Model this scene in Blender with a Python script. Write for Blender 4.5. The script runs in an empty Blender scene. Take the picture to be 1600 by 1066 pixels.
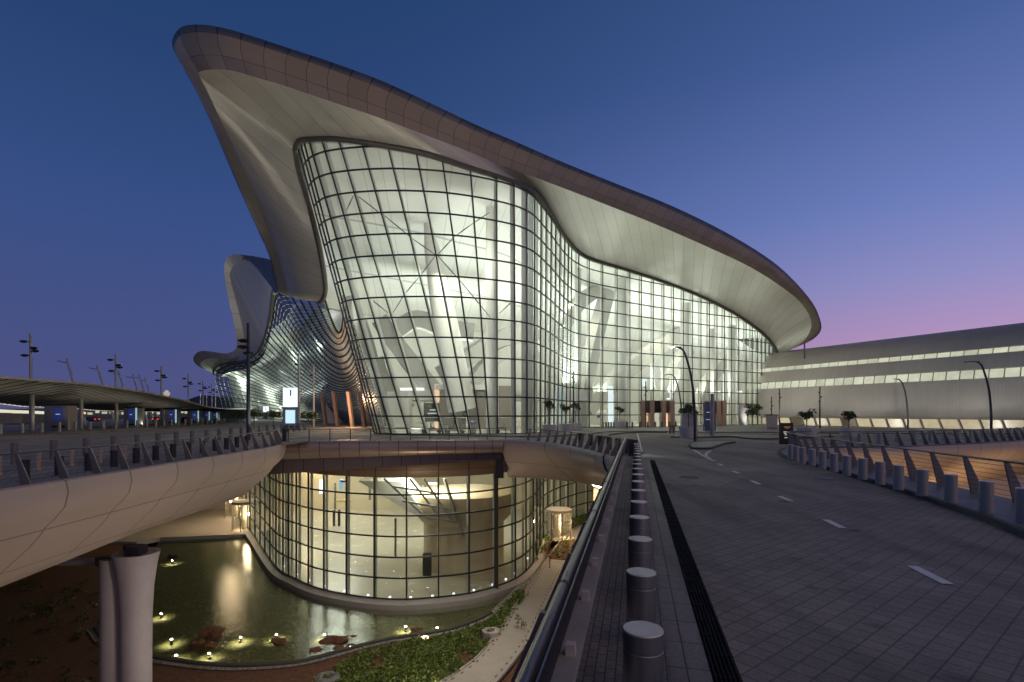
import bpy, bmesh, math, random
from math import radians as R, sin, cos, pi, hypot, atan2, sqrt, floor
from mathutils import Vector as V, Matrix, noise
random.seed(7)
scene = bpy.context.scene
COL = scene.collection
CAMZ, FP, CX, HY = 2.6, 820.0, 800.0, 645.0

def at(px, py, d):
    return V(((px - CX) * d / FP, d, CAMZ - (py - HY) * d / FP))
def gnd(px, py, z=0.0):
    d = FP * (CAMZ - z) / (py - HY)
    return V(((px - CX) * d / FP, d, z))
def vert(px, d, z=0.0):
    return V(((px - CX) * d / FP, d, z))
def zof(py, d):
    return CAMZ - (py - HY) * d / FP

ORD = ('first second third fourth fifth sixth seventh eighth ninth tenth eleventh twelfth thirteenth fourteenth fifteenth '
       'sixteenth seventeenth eighteenth nineteenth twentieth twenty-first twenty-second twenty-third twenty-fourth twenty-fifth '
       'twenty-sixth twenty-seventh twenty-eighth twenty-ninth thirtieth thirty-first thirty-second').split()

# ------------------------------------------------------------------ materials
class NT:
    def __init__(s, mat):
        s.t = mat.node_tree; s.n = s.t.nodes; s.l = s.t.links
    def new(s, typ, **kw):
        n = s.n.new(typ)
        for k, v in kw.items():
            setattr(n, k, v)
        return n
    def link(s, a, b): s.l.new(a, b)
    def math(s, op, a, b=None, clamp=False):
        n = s.n.new('ShaderNodeMath'); n.operation = op; n.use_clamp = clamp
        for i, x in enumerate((a, b)):
            if x is None: continue
            if isinstance(x, (int, float)): n.inputs[i].default_value = x
            else: s.l.new(x, n.inputs[i])
        return n.outputs[0]
    def mixc(s, f, a, b, blend='MIX'):
        n = s.n.new('ShaderNodeMix'); n.data_type = 'RGBA'; n.blend_type = blend
        for k, x in ((0, f), (6, a), (7, b)):
            if isinstance(x, (int, float)): n.inputs[k].default_value = x
            elif isinstance(x, tuple): n.inputs[k].default_value = (*x[:3], 1)
            else: s.l.new(x, n.inputs[k])
        return n.outputs[2]
    def ramp(s, f, stops):
        n = s.n.new('ShaderNodeValToRGB'); e = n.color_ramp.elements
        while len(e) < len(stops): e.new(0.5)
        for el, (p, c) in zip(e, stops):
            el.position = p; el.color = (*c, 1) if len(c) == 3 else c
        s.l.new(f, n.inputs[0]); return n.outputs[0]
    def coord(s, kind='Object', scale=(1, 1, 1), rot=(0, 0, 0)):
        tc = s.n.new('ShaderNodeTexCoord'); mp = s.n.new('ShaderNodeMapping')
        mp.inputs['Scale'].default_value = scale; mp.inputs['Rotation'].default_value = rot
        s.l.new(tc.outputs[kind], mp.inputs[0]); return mp.outputs[0]
    def noise(s, vec, scale, detail=4, rough=.55):
        n = s.n.new('ShaderNodeTexNoise'); n.inputs['Scale'].default_value = scale
        n.inputs['Detail'].default_value = detail; n.inputs['Roughness'].default_value = rough
        if vec: s.l.new(vec, n.inputs['Vector'])
        return n.outputs['Fac']
    def bump(s, h, strength=.3, dist=.02):
        n = s.n.new('ShaderNodeBump'); n.inputs['Strength'].default_value = strength; n.inputs['Distance'].default_value = dist
        s.l.new(h, n.inputs['Height']); return n.outputs[0]

def base_mat(name, col, rough=.6, metal=0.0, spec=None):
    m = bpy.data.materials.new(name); m.use_nodes = True
    b = m.node_tree.nodes['Principled BSDF']
    b.inputs['Base Color'].default_value = (*col, 1); b.inputs['Roughness'].default_value = rough; b.inputs['Metallic'].default_value = metal
    if spec is not None: b.inputs['Specular IOR Level'].default_value = spec
    return m, NT(m), b

def worn(name, col, rough=.6, metal=0.0, amount=.18, scale=1.5, stretch=(1, 1, 1), bump=0.0):
    """plain surface with large and fine mottling of its own"""
    m, t, b = base_mat(name, col, rough, metal)
    co = t.coord('Object', stretch)
    f = t.math('ADD', t.math('MULTIPLY', t.noise(co, scale, 5), .6), t.math('MULTIPLY', t.noise(co, scale * 9, 3), .4))
    lo = tuple(c * (1 - amount) for c in col); hi = tuple(min(1, c * (1 + amount)) for c in col)
    t.link(t.ramp(f, [(.3, lo), (.7, hi)]), b.inputs['Base Color'])
    t.link(t.math('ADD', t.math('MULTIPLY', f, .2), rough - .1), b.inputs['Roughness'])
    if bump: t.link(t.bump(f, bump, .02), b.inputs['Normal'])
    return m

def panelled(name, col, rough, metal, seam=.02, var=.12, vseam=True, useam=True, offset=0.0, streak=0.0, seamdark=.25, coat=0):
    """cladding with seams on the mesh's own UV grid: one unit of UV = one panel"""
    m, t, b = base_mat(name, col, rough, metal)
    tc = t.new('ShaderNodeTexCoord'); sx = t.new('ShaderNodeSeparateXYZ'); t.link(tc.outputs['UV'], sx.inputs[0])
    u, v = sx.outputs[0], sx.outputs[1]
    if offset: u = t.math('ADD', u, t.math('MULTIPLY', t.math('FLOOR', v), offset))
    def near(x, w):
        fr = t.math('FRACT', x)
        d = t.math('MINIMUM', fr, t.math('SUBTRACT', 1.0, fr))
        return t.math('LESS_THAN', d, w)
    s = None
    if useam: s = near(u, seam)
    if vseam:
        s2 = near(v, seam); s = s2 if s is None else t.math('MAXIMUM', s, s2)
    cb = t.new('ShaderNodeCombineXYZ'); t.link(t.math('FLOOR', u), cb.inputs[0]); t.link(t.math('FLOOR', v), cb.inputs[1])
    wn = t.new('ShaderNodeTexWhiteNoise', noise_dimensions='2D'); t.link(cb.outputs[0], wn.inputs['Vector'])
    lo = tuple(c * (1 - var) for c in col); hi = tuple(min(1, c * (1 + var)) for c in col)
    c = t.mixc(wn.outputs[0], lo, hi)
    nz = t.noise(t.coord('Object', (.25, .25, .25)), 1.0, 4)
    c = t.mixc(.2, c, t.ramp(nz, [(.3, tuple(x * .75 for x in col)), (.7, tuple(min(1, x * 1.2) for x in col))]))
    if s is not None: c = t.mixc(s, c, tuple(x * seamdark for x in col))
    t.link(c, b.inputs['Base Color'])
    rr = t.math('ADD', t.math('MULTIPLY', wn.outputs[0], .14), rough - .07)
    t.link(rr, b.inputs['Roughness'])
    if s is not None: t.link(t.bump(t.math('SUBTRACT', 1.0, s), .35, .02), b.inputs['Normal'])
    return m

def glass_mat(name, tint=(.86, .9, .88), ior=1.5, boost=1.0, rough=0.0, wav=0.0):
    m = bpy.data.materials.new(name); m.use_nodes = True; t = NT(m)
    for n in list(t.n):
        if n.type != 'OUTPUT_MATERIAL': t.n.remove(n)
    out = [n for n in t.n if n.type == 'OUTPUT_MATERIAL'][0]
    tr = t.new('ShaderNodeBsdfTransparent'); tr.inputs[0].default_value = (*tint, 1)
    gl = t.new('ShaderNodeBsdfGlossy'); gl.inputs['Roughness'].default_value = rough; gl.inputs[0].default_value = (.9, .95, .95, 1)
    fr = t.new('ShaderNodeLayerWeight'); fr.inputs[0].default_value = .5; r0 = ((ior - 1) / (ior + 1)) ** 2
    sch = t.math('ADD', t.math('MULTIPLY', t.math('POWER', fr.outputs['Facing'], 5.0), 1 - r0), r0)
    if wav:
        bp = t.bump(t.noise(t.coord('Object', (1, 1, 1)), wav, 4, .65), .28, .06)
        t.link(bp, gl.inputs['Normal']); t.link(bp, fr.inputs['Normal'])
    mx = t.new('ShaderNodeMixShader'); t.link(t.math('MULTIPLY', sch, boost, True), mx.inputs[0])
    t.link(tr.outputs[0], mx.inputs[1]); t.link(gl.outputs[0], mx.inputs[2]); t.link(mx.outputs[0], out.inputs[0])
    return m

def lit(name, col, strength, var=0.0):
    m = bpy.data.materials.new(name); m.use_nodes = True; t = NT(m)
    b = m.node_tree.nodes['Principled BSDF']; b.inputs['Base Color'].default_value = (.05, .05, .05, 1); b.inputs['Roughness'].default_value = .25
    b.inputs['Emission Color'].default_value = (*col, 1); b.inputs['Emission Strength'].default_value = strength
    if var:
        oi = t.new('ShaderNodeObjectInfo'); co = t.coord('Object')
        nz = t.noise(co, .9, 3)
        f = t.math('MULTIPLY', t.math('ADD', t.math('MULTIPLY', oi.outputs['Random'], .6), t.math('MULTIPLY', nz, .9)), var)
        t.link(t.math('ADD', t.math('MULTIPLY', f, strength), strength * (1 - .75 * var)), b.inputs['Emission Strength'])
    return m

M = {}
M['soffit'] = panelled('soffit_metal', (.42, .41, .365), .48, .4, seam=.014, var=.05, vseam=False, offset=0, seamdark=.45)
M['fascia'] = panelled('bronze_fascia', (.21, .185, .145), .42, .5, seam=.016, var=.14, seamdark=.4)
M['edgestrip'] = panelled('edge_strip_metal', (.30, .28, .25), .45, .45, seam=.014, var=.05, vseam=False, seamdark=.45)
M['rooftop'] = panelled('roof_sheet', (.10, .11, .14), .45, .5, seam=.03, var=.15)
M['grc'] = panelled('pale_bridge_panel', (.40, .345, .29), .55, 0, seam=.012, var=.05, seamdark=.45)
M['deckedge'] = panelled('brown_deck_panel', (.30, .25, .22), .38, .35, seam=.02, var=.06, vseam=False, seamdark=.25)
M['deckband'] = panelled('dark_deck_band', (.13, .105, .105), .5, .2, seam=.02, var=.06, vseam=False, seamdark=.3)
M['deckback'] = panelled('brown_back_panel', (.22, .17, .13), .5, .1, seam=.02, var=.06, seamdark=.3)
M['wing'] = panelled('wing_cladding', (.36, .335, .30), .55, .1, seam=.04, var=.05, vseam=False, seamdark=.78)
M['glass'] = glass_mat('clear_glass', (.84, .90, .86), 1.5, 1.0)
M['frit'] = glass_mat('fritted_glass', (.86, .91, .88), 1.5, 1.0); _t = NT(M['frit'])
_mx = [n for n in _t.n if n.type == 'MIX_SHADER'][0]; _out = [n for n in _t.n if n.type == 'OUTPUT_MATERIAL'][0]
_tl = _t.new('ShaderNodeBsdfTranslucent'); _tl.inputs[0].default_value = (.8, .84, .80, 1); _m2 = _t.new('ShaderNodeMixShader'); _m2.inputs[0].default_value = .16
_t.link(_mx.outputs[0], _m2.inputs[1]); _t.link(_tl.outputs[0], _m2.inputs[2]); _t.link(_m2.outputs[0], _out.inputs[0])
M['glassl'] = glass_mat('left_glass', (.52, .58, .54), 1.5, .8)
M['glassd'] = glass_mat('door_glass', (.92, .93, .9), 1.45, .8)
M['milk'], _t, _b = base_mat('milky_glass', (.72, .66, .54), .2); _b.inputs['Alpha'].default_value = .22
M['mull'] = worn('dark_mullion', (.028, .032, .032), .45, .3, .15)
M['fin'] = worn('pale_glazing_fin', (.66, .67, .62), .5, .1, .08)
M['frame'] = worn('grey_edge_frame', (.085, .08, .07), .5, .4, .3)
M['white'] = worn('white_interior', (.78, .77, .72), .55, 0, .05, .3)
M['ceil'] = panelled('white_ceiling', (.80, .79, .75), .5, 0, seam=.014, var=.04, offset=.0, seamdark=.5)
M['arch'] = worn('arch_structure', (.40, .39, .35), .5, 0, .06, .3)
M['rib'] = worn('pale_structure', (.62, .61, .56), .5, 0, .06, .3)
M['ifloor'] = worn('pale_floor', (.55, .52, .44), .25, 0, .06, .6)
M['beige'] = worn('beige_wall', (.60, .54, .42), .55, 0, .06, .5)
M['brown'] = worn('brown_panel', (.20, .165, .12), .5, 0, .12, 2)
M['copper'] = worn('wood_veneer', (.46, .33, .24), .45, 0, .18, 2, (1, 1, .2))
M['steel'] = worn('brushed_steel', (.36, .37, .38), .36, .85, .10, 3, (8, 8, .25))
M['steelcap'] = worn('steel_cap', (.62, .58, .52), .5, .5, .12, 6)
M['dsteel'] = worn('dark_steel', (.06, .06, .063), .42, .6, .25, 2)
M['fins'] = worn('dark_fin_plate', (.19, .18, .17), .5, .3, .2, 2)
M['rail'] = worn('handrail_steel', (.11, .105, .105), .32, .8, .15, 3)
M['galv'] = worn('galvanised_pole', (.36, .36, .35), .45, .5, .12, 2)
M['dpole'] = worn('dark_pole', (.05, .055, .07), .45, .4, .2)
M['black'] = worn('black_enclosure', (.012, .012, .013), .3, 0, .2)
M['planter'] = worn('white_planter', (.50, .50, .50), .5, 0, .08, 2)
M['concrete'] = worn('pale_concrete', (.42, .385, .35), .75, 0, .12, .7, bump=.15)
M['kerb'] = worn('granite_kerb', (.20, .20, .21), .7, 0, .18, 3)
M['kerbd'] = worn('dark_kerb_face', (.06, .058, .058), .7, 0, .2, 3)
M['plinth'] = worn('grey_plinth', (.40, .38, .36), .6, 0, .1, 2)
M['drum'] = worn('tan_drum', (.70, .58, .40), .5, 0, .06, .5)
M['grate'], _t, _b = base_mat('cast_grate', (.022, .022, .024), .85, 0, .08)
M['block'] = worn('pale_block', (.62, .60, .57), .55, 0, .15, 8)
M['pier'] = worn('pier_concrete', (.36, .34, .35), .7, 0, .1, .6)
M['canopy'] = worn('canopy_metal', (.38, .36, .31), .5, .2, .1, .6)
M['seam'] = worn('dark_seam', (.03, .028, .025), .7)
M['rock'] = worn('red_rock', (.16, .075, .045), .85, 0, .5, 4, bump=.8)
M['soil'] = worn('red_soil', (.14, .065, .038), .95, 0, .5, 3, bump=.6)
M['paint'] = worn('road_paint', (.62, .62, .60), .6, 0, .15, 3)
M['bark'] = worn('bark', (.13, .10, .075), .9, 0, .3, 6)
M['led'] = lit('warm_lamp', (1, .85, .6), 60)
M['screenb'] = lit('blue_screen', (.012, .028, .16), .55)
M['screenw'] = lit('white_screen', (.85, .95, 1), 1.15)
M['lightw'] = lit('white_light', (.95, .97, 1), 1.6)
M['cyan'] = lit('cyan_light', (.35, .62, .80), .75)
M['yellow'] = lit('yellow_light', (.85, .6, .15), .6)
M['warm'] = lit('warm_glow', (1, .62, .36), 1.1)
M['red'] = lit('red_light', (1, .04, .03), 2.2)
M['strip'] = lit('strip_light', (1, .95, .72), .75)
M['winb'] = lit('strip_window_glow', (.86, .88, .66), .62, .55)
M['wingr'] = lit('ground_window_glow', (.95, .80, .50), .46, .7)
M['signblue'] = lit('blue_sign_panel', (.008, .02, .075), .35)
M['lett'] = lit('white_letter', (.9, .9, .9), .7)
M['lettd'] = worn('black_letter', (.01, .01, .012), .4)
M['amber'] = lit('amber_letter', (.75, .4, .05), .35)
M['carp'] = worn('dark_car_paint', (.05, .05, .06), .25, .3, .1)
M['tyre'] = worn('rubber', (.015, .015, .015), .8)
M['buggyw'] = worn('pale_plastic', (.6, .58, .52), .4)

def leafy(name, c1, c2):
    m, t, b = base_mat(name, c1, .55)
    gi = t.new('ShaderNodeNewGeometry'); 
    t.link(t.mixc(gi.outputs['Random Per Island'], c1, c2), b.inputs['Base Color'])
    return m
M['leaf'] = leafy('shrub_leaf', (.05, .10, .015), (.20, .25, .05))
M['leafd'] = leafy('tree_leaf', (.02, .045, .015), (.06, .10, .03))
M['sprout'] = leafy('sprout_leaf', (.10, .17, .03), (.22, .26, .06))

HEADING = math.atan(.236)
def setts(name, bw, bh, rot, c1, c2, mortar, rough=.55, msize=.012, off=.5, bumpd=.01):
    m, t, b = base_mat(name, c1, rough, 0, .25)
    co = t.coord('Object', (1, 1, 1), (0, 0, rot))
    br = t.new('ShaderNodeTexBrick'); br.offset = off; br.squash = 1
    br.inputs['Scale'].default_value = 1; br.inputs['Brick Width'].default_value = bw; br.inputs['Row Height'].default_value = bh
    br.inputs['Mortar Size'].default_value = msize; br.inputs['Mortar Smooth'].default_value = .3; br.inputs['Bias'].default_value = 0
    br.inputs['Color1'].default_value = (*c1, 1); br.inputs['Color2'].default_value = (*c2, 1); br.inputs['Mortar'].default_value = (*mortar, 1)
    t.link(co, br.inputs[0])
    big = t.noise(co, .35, 5); fine = t.noise(co, 22, 3)
    c = t.mixc(1.0, br.outputs[0], t.ramp(big, [(.3, (.72, .72, .72)), (.7, (1.15, 1.15, 1.15))]), 'MULTIPLY')
    c = t.mixc(1.0, c, t.ramp(fine, [(.3, (.8, .8, .8)), (.7, (1.12, 1.12, 1.12))]), 'MULTIPLY')
    # worn lanes and stains of its own, drawn out along the road
    wear = t.noise(t.coord('Object', (.55, .05, 1), (0, 0, HEADING)), 1.0, 5, .6)
    c = t.mixc(1.0, c, t.ramp(wear, [(.32, (.66, .65, .64)), (.5, (1, 1, 1)), (.68, (1.16, 1.15, 1.13))]), 'MULTIPLY')
    spots = t.noise(co, 1.1, 3, .5)
    c = t.mixc(1.0, c, t.ramp(spots, [(.27, (.6, .6, .6)), (.34, (1, 1, 1))]), 'MULTIPLY')
    pv_ = t.new('ShaderNodeTexVoronoi'); pv_.inputs['Scale'].default_value = .16; t.link(co, pv_.inputs['Vector'])
    c = t.mixc(1.0, c, t.ramp(pv_.outputs['Color'], [(.2, (.86, .86, .87)), (.8, (1.08, 1.07, 1.06))]), 'MULTIPLY')
    t.link(c, b.inputs['Base Color'])
    t.link(t.math('ADD', t.math('MULTIPLY', big, .35), rough - .18), b.inputs['Roughness'])
    h = t.math('ADD', t.math('SUBTRACT', 1.0, br.outputs['Fac']), t.math('MULTIPLY', fine, .25))
    t.link(t.bump(h, .5, bumpd), b.inputs['Normal'])
    return m
HEAD = math.atan(.236)
M['road'] = setts('road_setts', .24, .24, HEAD + R(38), (.255, .232, .196), (.305, .278, .236), (.15, .14, .128), .78, .011, 0.0, .012)
M['walk'] = setts('walkway_setts', .2, .1, HEAD + R(90), (.19, .178, .165), (.24, .223, .205), (.05, .048, .048), .6, .007)
M['slab'] = setts('edge_slabs', .62, .5, HEAD + R(90), (.215, .195, .18), (.25, .23, .21), (.07, .07, .07), .6, .01, 0)
M['pave'] = setts('forecourt_slabs', .9, .6, HEAD, (.17, .165, .165), (.21, .205, .2), (.09, .09, .09), .5, .012)
M['leftpave'] = setts('plaza_slabs', .9, .45, 0, (.20, .19, .175), (.25, .235, .21), (.08, .08, .085), .5, .012)

def pebble_mat():
    m, t, b = base_mat('pebble_bed', (.1, .1, .05), .7)
    co = t.coord('Object')
    vo = t.new('ShaderNodeTexVoronoi'); vo.inputs['Scale'].default_value = 4.5; t.link(co, vo.inputs['Vector'])
    c = t.ramp(vo.outputs['Color'], [(.1, (.05, .06, .022)), (.45, (.16, .165, .07)), (.75, (.28, .25, .12)), (1, (.50, .45, .26))])
    c = t.mixc(t.noise(co, .25, 4), c, (.135, .13, .065))
    c = t.mixc(t.math('LESS_THAN', vo.outputs['Distance'], .06), c, (.4, .36, .25))
    t.link(c, b.inputs['Base Color']); t.link(t.bump(vo.outputs['Distance'], .8, .08), b.inputs['Normal'])
    return m
M['pebble'] = pebble_mat()
M['water'] = glass_mat('pond_water', (.84, .88, .76), 1.33, 1.4, .02, 5.0)
def gravel_mat():
    m, t, b = base_mat('gravel', (.3, .29, .27), .8)
    vo = t.new('ShaderNodeTexVoronoi'); vo.inputs['Scale'].default_value = 9; t.link(t.coord('Object'), vo.inputs['Vector'])
    t.link(t.ramp(vo.outputs['Color'], [(.1, (.08, .08, .08)), (.9, (.5, .48, .44))]), b.inputs['Base Color'])
    t.link(t.bump(vo.outputs['Distance'], .8, .05), b.inputs['Normal']); return m
M['gravel'] = gravel_mat()
M['hill'] = worn('far_hill', (.03, .035, .05), .95, 0, .3, .02)
M['land'] = worn('far_land', (.09, .08, .075), .95, 0, .3, .02)

# ------------------------------------------------------------------ mesh builder
class MB:
    def __init__(s): s.v = []; s.f = []; s.uv = []
    def face(s, idx, uv=None): s.f.append(tuple(idx)); s.uv.append(uv)
    def add(s, verts, faces, uvs=None):
        o = len(s.v); s.v += [V(p) for p in verts]
        for i, f in enumerate(faces): s.face([o + k for k in f], uvs[i] if uvs else None)
        return s
    def box(s, c, size, rz=0.0, taper=1.0, shear=(0, 0)):
        """box by centre and size; taper scales the top, shear moves the top"""
        hx, hy, hz = size[0] / 2, size[1] / 2, size[2] / 2; cr, sr = cos(rz), sin(rz); P = []
        for z in (-1, 1):
            k = taper if z > 0 else 1
            sx, sy = (shear if z > 0 else (0, 0))
            for x, y in ((-1, -1), (1, -1), (1, 1), (-1, 1)):
                a, b = x * hx * k + sx, y * hy * k + sy
                P.append((c[0] + a * cr - b * sr, c[1] + a * sr + b * cr, c[2] + z * hz))
        return s.add(P, [(3, 2, 1, 0), (4, 5, 6, 7), (0, 1, 5, 4), (1, 2, 6, 5), (2, 3, 7, 6), (3, 0, 4, 7)])
    def tube(s, pts, r, n=8, cap=True):
        pts = [V(p) for p in pts]; m = len(pts); rr = r if isinstance(r, (list, tuple)) else [r] * m
        o = len(s.v); up0 = None
        for i, p in enumerate(pts):
            t = (pts[min(i + 1, m - 1)] - pts[max(i - 1, 0)])
            if t.length < 1e-9: t = V((0, 0, 1))
            t.normalize()
            if up0 is None:
                up0 = V((0, 0, 1)) if abs(t.z) < .9 else V((1, 0, 0))
            a = t.cross(up0)
            if a.length < 1e-4: a = t.cross(V((0, 1, 0)))
            a.normalize(); b = a.cross(t).normalized(); up0 = b if abs(b.dot(t)) < .99 else up0
            for k in range(n):
                th = 2 * pi * (k + .5) / n
                s.v.append(p + a * (cos(th) * rr[i]) + b * (sin(th) * rr[i]))
        for i in range(m - 1):
            for k in range(n):
                k2 = (k + 1) % n
                s.face((o + i * n + k, o + i * n + k2, o + (i + 1) * n + k2, o + (i + 1) * n + k))
        if cap:
            s.face([o + k for k in range(n)][::-1]); s.face([o + (m - 1) * n + k for k in range(n)])
        return s
    def bar(s, pts, w, h, side=None):
        """rectangular bar along a polyline; w across (horizontal), h the other way"""
        pts = [V(p) for p in pts]; m = len(pts); o = len(s.v)
        for i, p in enumerate(pts):
            t = (pts[min(i + 1, m - 1)] - pts[max(i - 1, 0)]).normalized()
            a = V(side) if side is not None else t.cross(V((0, 0, 1)))
            if a.length < 1e-3: a = V((1, 0, 0))
            a = (a - t * a.dot(t)).normalized(); b = a.cross(t).normalized()
            for x, y in ((-1, -1), (1, -1), (1, 1), (-1, 1)): s.v.append(p + a * (x * w / 2) + b * (y * h / 2))
        for i in range(m - 1):
            for k in range(4):
                k2 = (k + 1) % 4
                s.face((o + i * 4 + k, o + i * 4 + k2, o + i * 4 + 4 + k2, o + i * 4 + 4 + k))
        s.face((o + 3, o + 2, o + 1, o)); e = o + (m - 1) * 4; s.face((e, e + 1, e + 2, e + 3)); return s
    def grid(s, rows, us=None, vs=None, flip=False):
        """rows of equally long point lists; UV from us (along a row) and vs (per row)"""
        o = len(s.v); n = len(rows[0])
        for r in rows: s.v += [V(p) for p in r]
        for i in range(len(rows) - 1):
            for j in range(n - 1):
                q = [o + i * n + j, o + i * n + j + 1, o + (i + 1) * n + j + 1, o + (i + 1) * n + j]; uv = None
                if us is not None:
                    uv = [(us[j], vs[i]), (us[j + 1], vs[i]), (us[j + 1], vs[i + 1]), (us[j], vs[i + 1])]
                if flip: q = q[::-1]; uv = uv[::-1] if uv else None
                s.face(q, uv)
        return s
    def lathe(s, prof, c=(0, 0, 0), n=24, cap=True, sx=1.0, sy=1.0):
        o = len(s.v); m = len(prof)
        for r, z in prof:
            for k in range(n):
                th = 2 * pi * k / n; s.v.append(V((c[0] + r * cos(th) * sx, c[1] + r * sin(th) * sy, c[2] + z)))
        for i in range(m - 1):
            for k in range(n):
                k2 = (k + 1) % n; s.face((o + i * n + k, o + i * n + k2, o + (i + 1) * n + k2, o + (i + 1) * n + k))
        if cap:
            s.face([o + k for k in range(n)][::-1]); s.face([o + (m - 1) * n + k for k in range(n)])
        return s
    def poly(s, pts, z, thick=0.0):
        """flat polygon (concave allowed); with thickness also sides"""
        from mathutils.geometry import tessellate_polygon
        P = [V((p[0], p[1], 0)) for p in pts]; o = len(s.v)
        tris = tessellate_polygon([P])
        s.v += [V((p.x, p.y, z)) for p in P]
        for a, b, c in tris:
            cr = (P[b] - P[a]).cross(P[c] - P[a]).z
            s.face((o + a, o + b, o + c) if cr > 0 else (o + c, o + b, o + a))
        if thick:
            n = len(P); o2 = len(s.v)
            area = sum(P[i].x * P[(i + 1) % n].y - P[(i + 1) % n].x * P[i].y for i in range(n))
            s.v += [V((p.x, p.y, z)) for p in P] + [V((p.x, p.y, z - thick)) for p in P]
            for i in range(n):
                j = (i + 1) % n; q = (o2 + n + i, o2 + n + j, o2 + j, o2 + i)
                s.face(q if area > 0 else q[::-1])
        return s
    def build(s, name, mat, parent=None, smooth=False, angle=None, local=False):
        off = V((0, 0, 0))
        if parent is not None and not local:
            p = parent
            while p is not None: off += p.location; p = p.parent
        me = bpy.data.meshes.new(name); me.from_pydata([tuple(p - off) for p in s.v], [], s.f); 
        if any(u for u in s.uv):
            lay = me.uv_layers.new(name='UVMap'); k = 0; flat = []
            for f, u in zip(s.f, s.uv):
                for q in range(len(f)): flat += (u[q] if u else (0.5, 0.5))
            lay.data.foreach_set('uv', flat)
        me.materials.append(M[mat] if isinstance(mat, str) else mat)
        if smooth:
            me.polygons.foreach_set('use_smooth', [True] * len(me.polygons))
            if angle: me.set_sharp_from_angle(angle=R(angle))
        me.update(); o = bpy.data.objects.new(name, me); COL.objects.link(o)
        if parent is not None: o.parent = parent
        return o

def tag(o, label=None, cat=None, group=None, kind=None):
    if label: o['label'] = label
    if cat: o['category'] = cat
    if group: o['group'] = group
    if kind: o['kind'] = kind
    return o
def thing(name, label, cat, loc=(0, 0, 0), rz=0.0, group=None):
    o = bpy.data.objects.new(name, None); o.empty_display_size = .3; COL.objects.link(o)
    o.location = loc; o.rotation_euler = (0, 0, rz); return tag(o, label, cat, group)
def dup(src, loc, rz=None, label=None, group=None, scale=None):
    c = src.copy(); COL.objects.link(c); c.location = loc
    if rz is not None: c.rotation_euler = (0, 0, rz)
    if scale: c.scale = (scale,) * 3 if isinstance(scale, (int, float)) else scale
    if label: c['label'] = label
    if group: c['group'] = group
    for ch in src.children:
        d = ch.copy(); COL.objects.link(d); d.parent = c
        for g in ch.children:
            e = g.copy(); COL.objects.link(e); e.parent = d
    return c
def struct(name, mb, mat, **k):
    return tag(mb.build(name, mat, **k), kind='structure')

def cr(pts, n):
    """Catmull-Rom resampling of a list of vectors, n steps per span"""
    P = [V(p) if len(p) == 3 else V((p[0], p[1], 0)) for p in pts]; out = []
    for i in range(len(P) - 1):
        p0 = P[i - 1] if i else P[0] * 2 - P[1]; p1, p2 = P[i], P[i + 1]; p3 = P[i + 2] if i + 2 < len(P) else P[-1] * 2 - P[-2]
        for k in range(n):
            t = k / n
            out.append(.5 * ((2 * p1) + (p2 - p0) * t + (2 * p0 - 5 * p1 + 4 * p2 - p3) * t * t + (3 * p1 - p0 - 3 * p2 + p3) * t ** 3))
    return out + [P[-1]]
def lerpk(tab, x):
    """piecewise linear table lookup: tab rows (key, a, b, ...)"""
    if x <= tab[0][0]: return tab[0][1:]
    for a, b in zip(tab, tab[1:]):
        if x <= b[0]:
            t = (x - a[0]) / (b[0] - a[0]) if b[0] != a[0] else 0
            return tuple(p + (q - p) * t for p, q in zip(a[1:], b[1:]))
    return tab[-1][1:]
def smoothtab(tab, n=6):
    return [tuple(v) for v in _crn([list(map(float, r)) for r in tab], n)]
def _crn(P, n):
    out = []
    for i in range(len(P) - 1):
        p1, p2 = P[i], P[i + 1]
        for k in range(n):
            t = k / n; h = (3 * t * t - 2 * t ** 3)
            d = p2[0] - p1[0]
            def tang(j):
                a = P[max(j - 1, 0)]; b = P[min(j + 1, len(P) - 1)]; w = (b[0] - a[0]) or 1
                return [(y - x) / w for x, y in zip(a, b)]
            m1, m2 = tang(i), tang(i + 1)
            h00 = 2 * t ** 3 - 3 * t * t + 1; h10 = t ** 3 - 2 * t * t + t; h01 = -2 * t ** 3 + 3 * t * t; h11 = t ** 3 - t * t
            out.append([h00 * a + h10 * d * b + h01 * c + h11 * d * e for a, b, c, e in zip(p1, m1, p2, m2)])
            out[-1][0] = p1[0] + d * t
    return out + [P[-1]]
def arclen(pts):
    s = [0.0]
    for a, b in zip(pts, pts[1:]): s.append(s[-1] + (V(b) - V(a)).length)
    return s
def along(pts, dist):
    """point and tangent at a distance along a polyline"""
    s = arclen(pts)
    for i in range(len(pts) - 1):
        if dist <= s[i + 1] or i == len(pts) - 2:
            a, b = V(pts[i]), V(pts[i + 1]); L = (b - a).length or 1; t = (dist - s[i]) / L
            return a + (b - a) * t, (b - a) / L
def sweep(path, prof, inner, pw=2.0, ph=1.0, closed=False):
    """profile (inset, z) carried along a plan path; inner=+1: the solid lies to the right of the way, -1: to the left"""
    rows = []; P = [V((p[0], p[1], 0)) for p in path]; m = len(P); s = arclen(P)
    N = []
    for i in range(m):
        t = (P[min(i + 1, m - 1)] - P[max(i - 1, 0)]).normalized(); N.append(V((t.y, -t.x, 0)) * inner)
    for k, pr in enumerate(prof):
        r = []
        for i in range(m):
            ins, z = (pr(s[i] / s[-1]) if callable(pr) else pr)[:2]
            r.append(P[i] + N[i] * ins + V((0, 0, z)))
        rows.append(r)
    v = [0.0]
    for k in range(1, len(prof)): v.append(v[-1] + (rows[k][m // 2] - rows[k - 1][m // 2]).length / ph)
    mb = MB(); mb.grid(rows, [x / pw for x in s], v, flip=(inner > 0)); return mb
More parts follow.
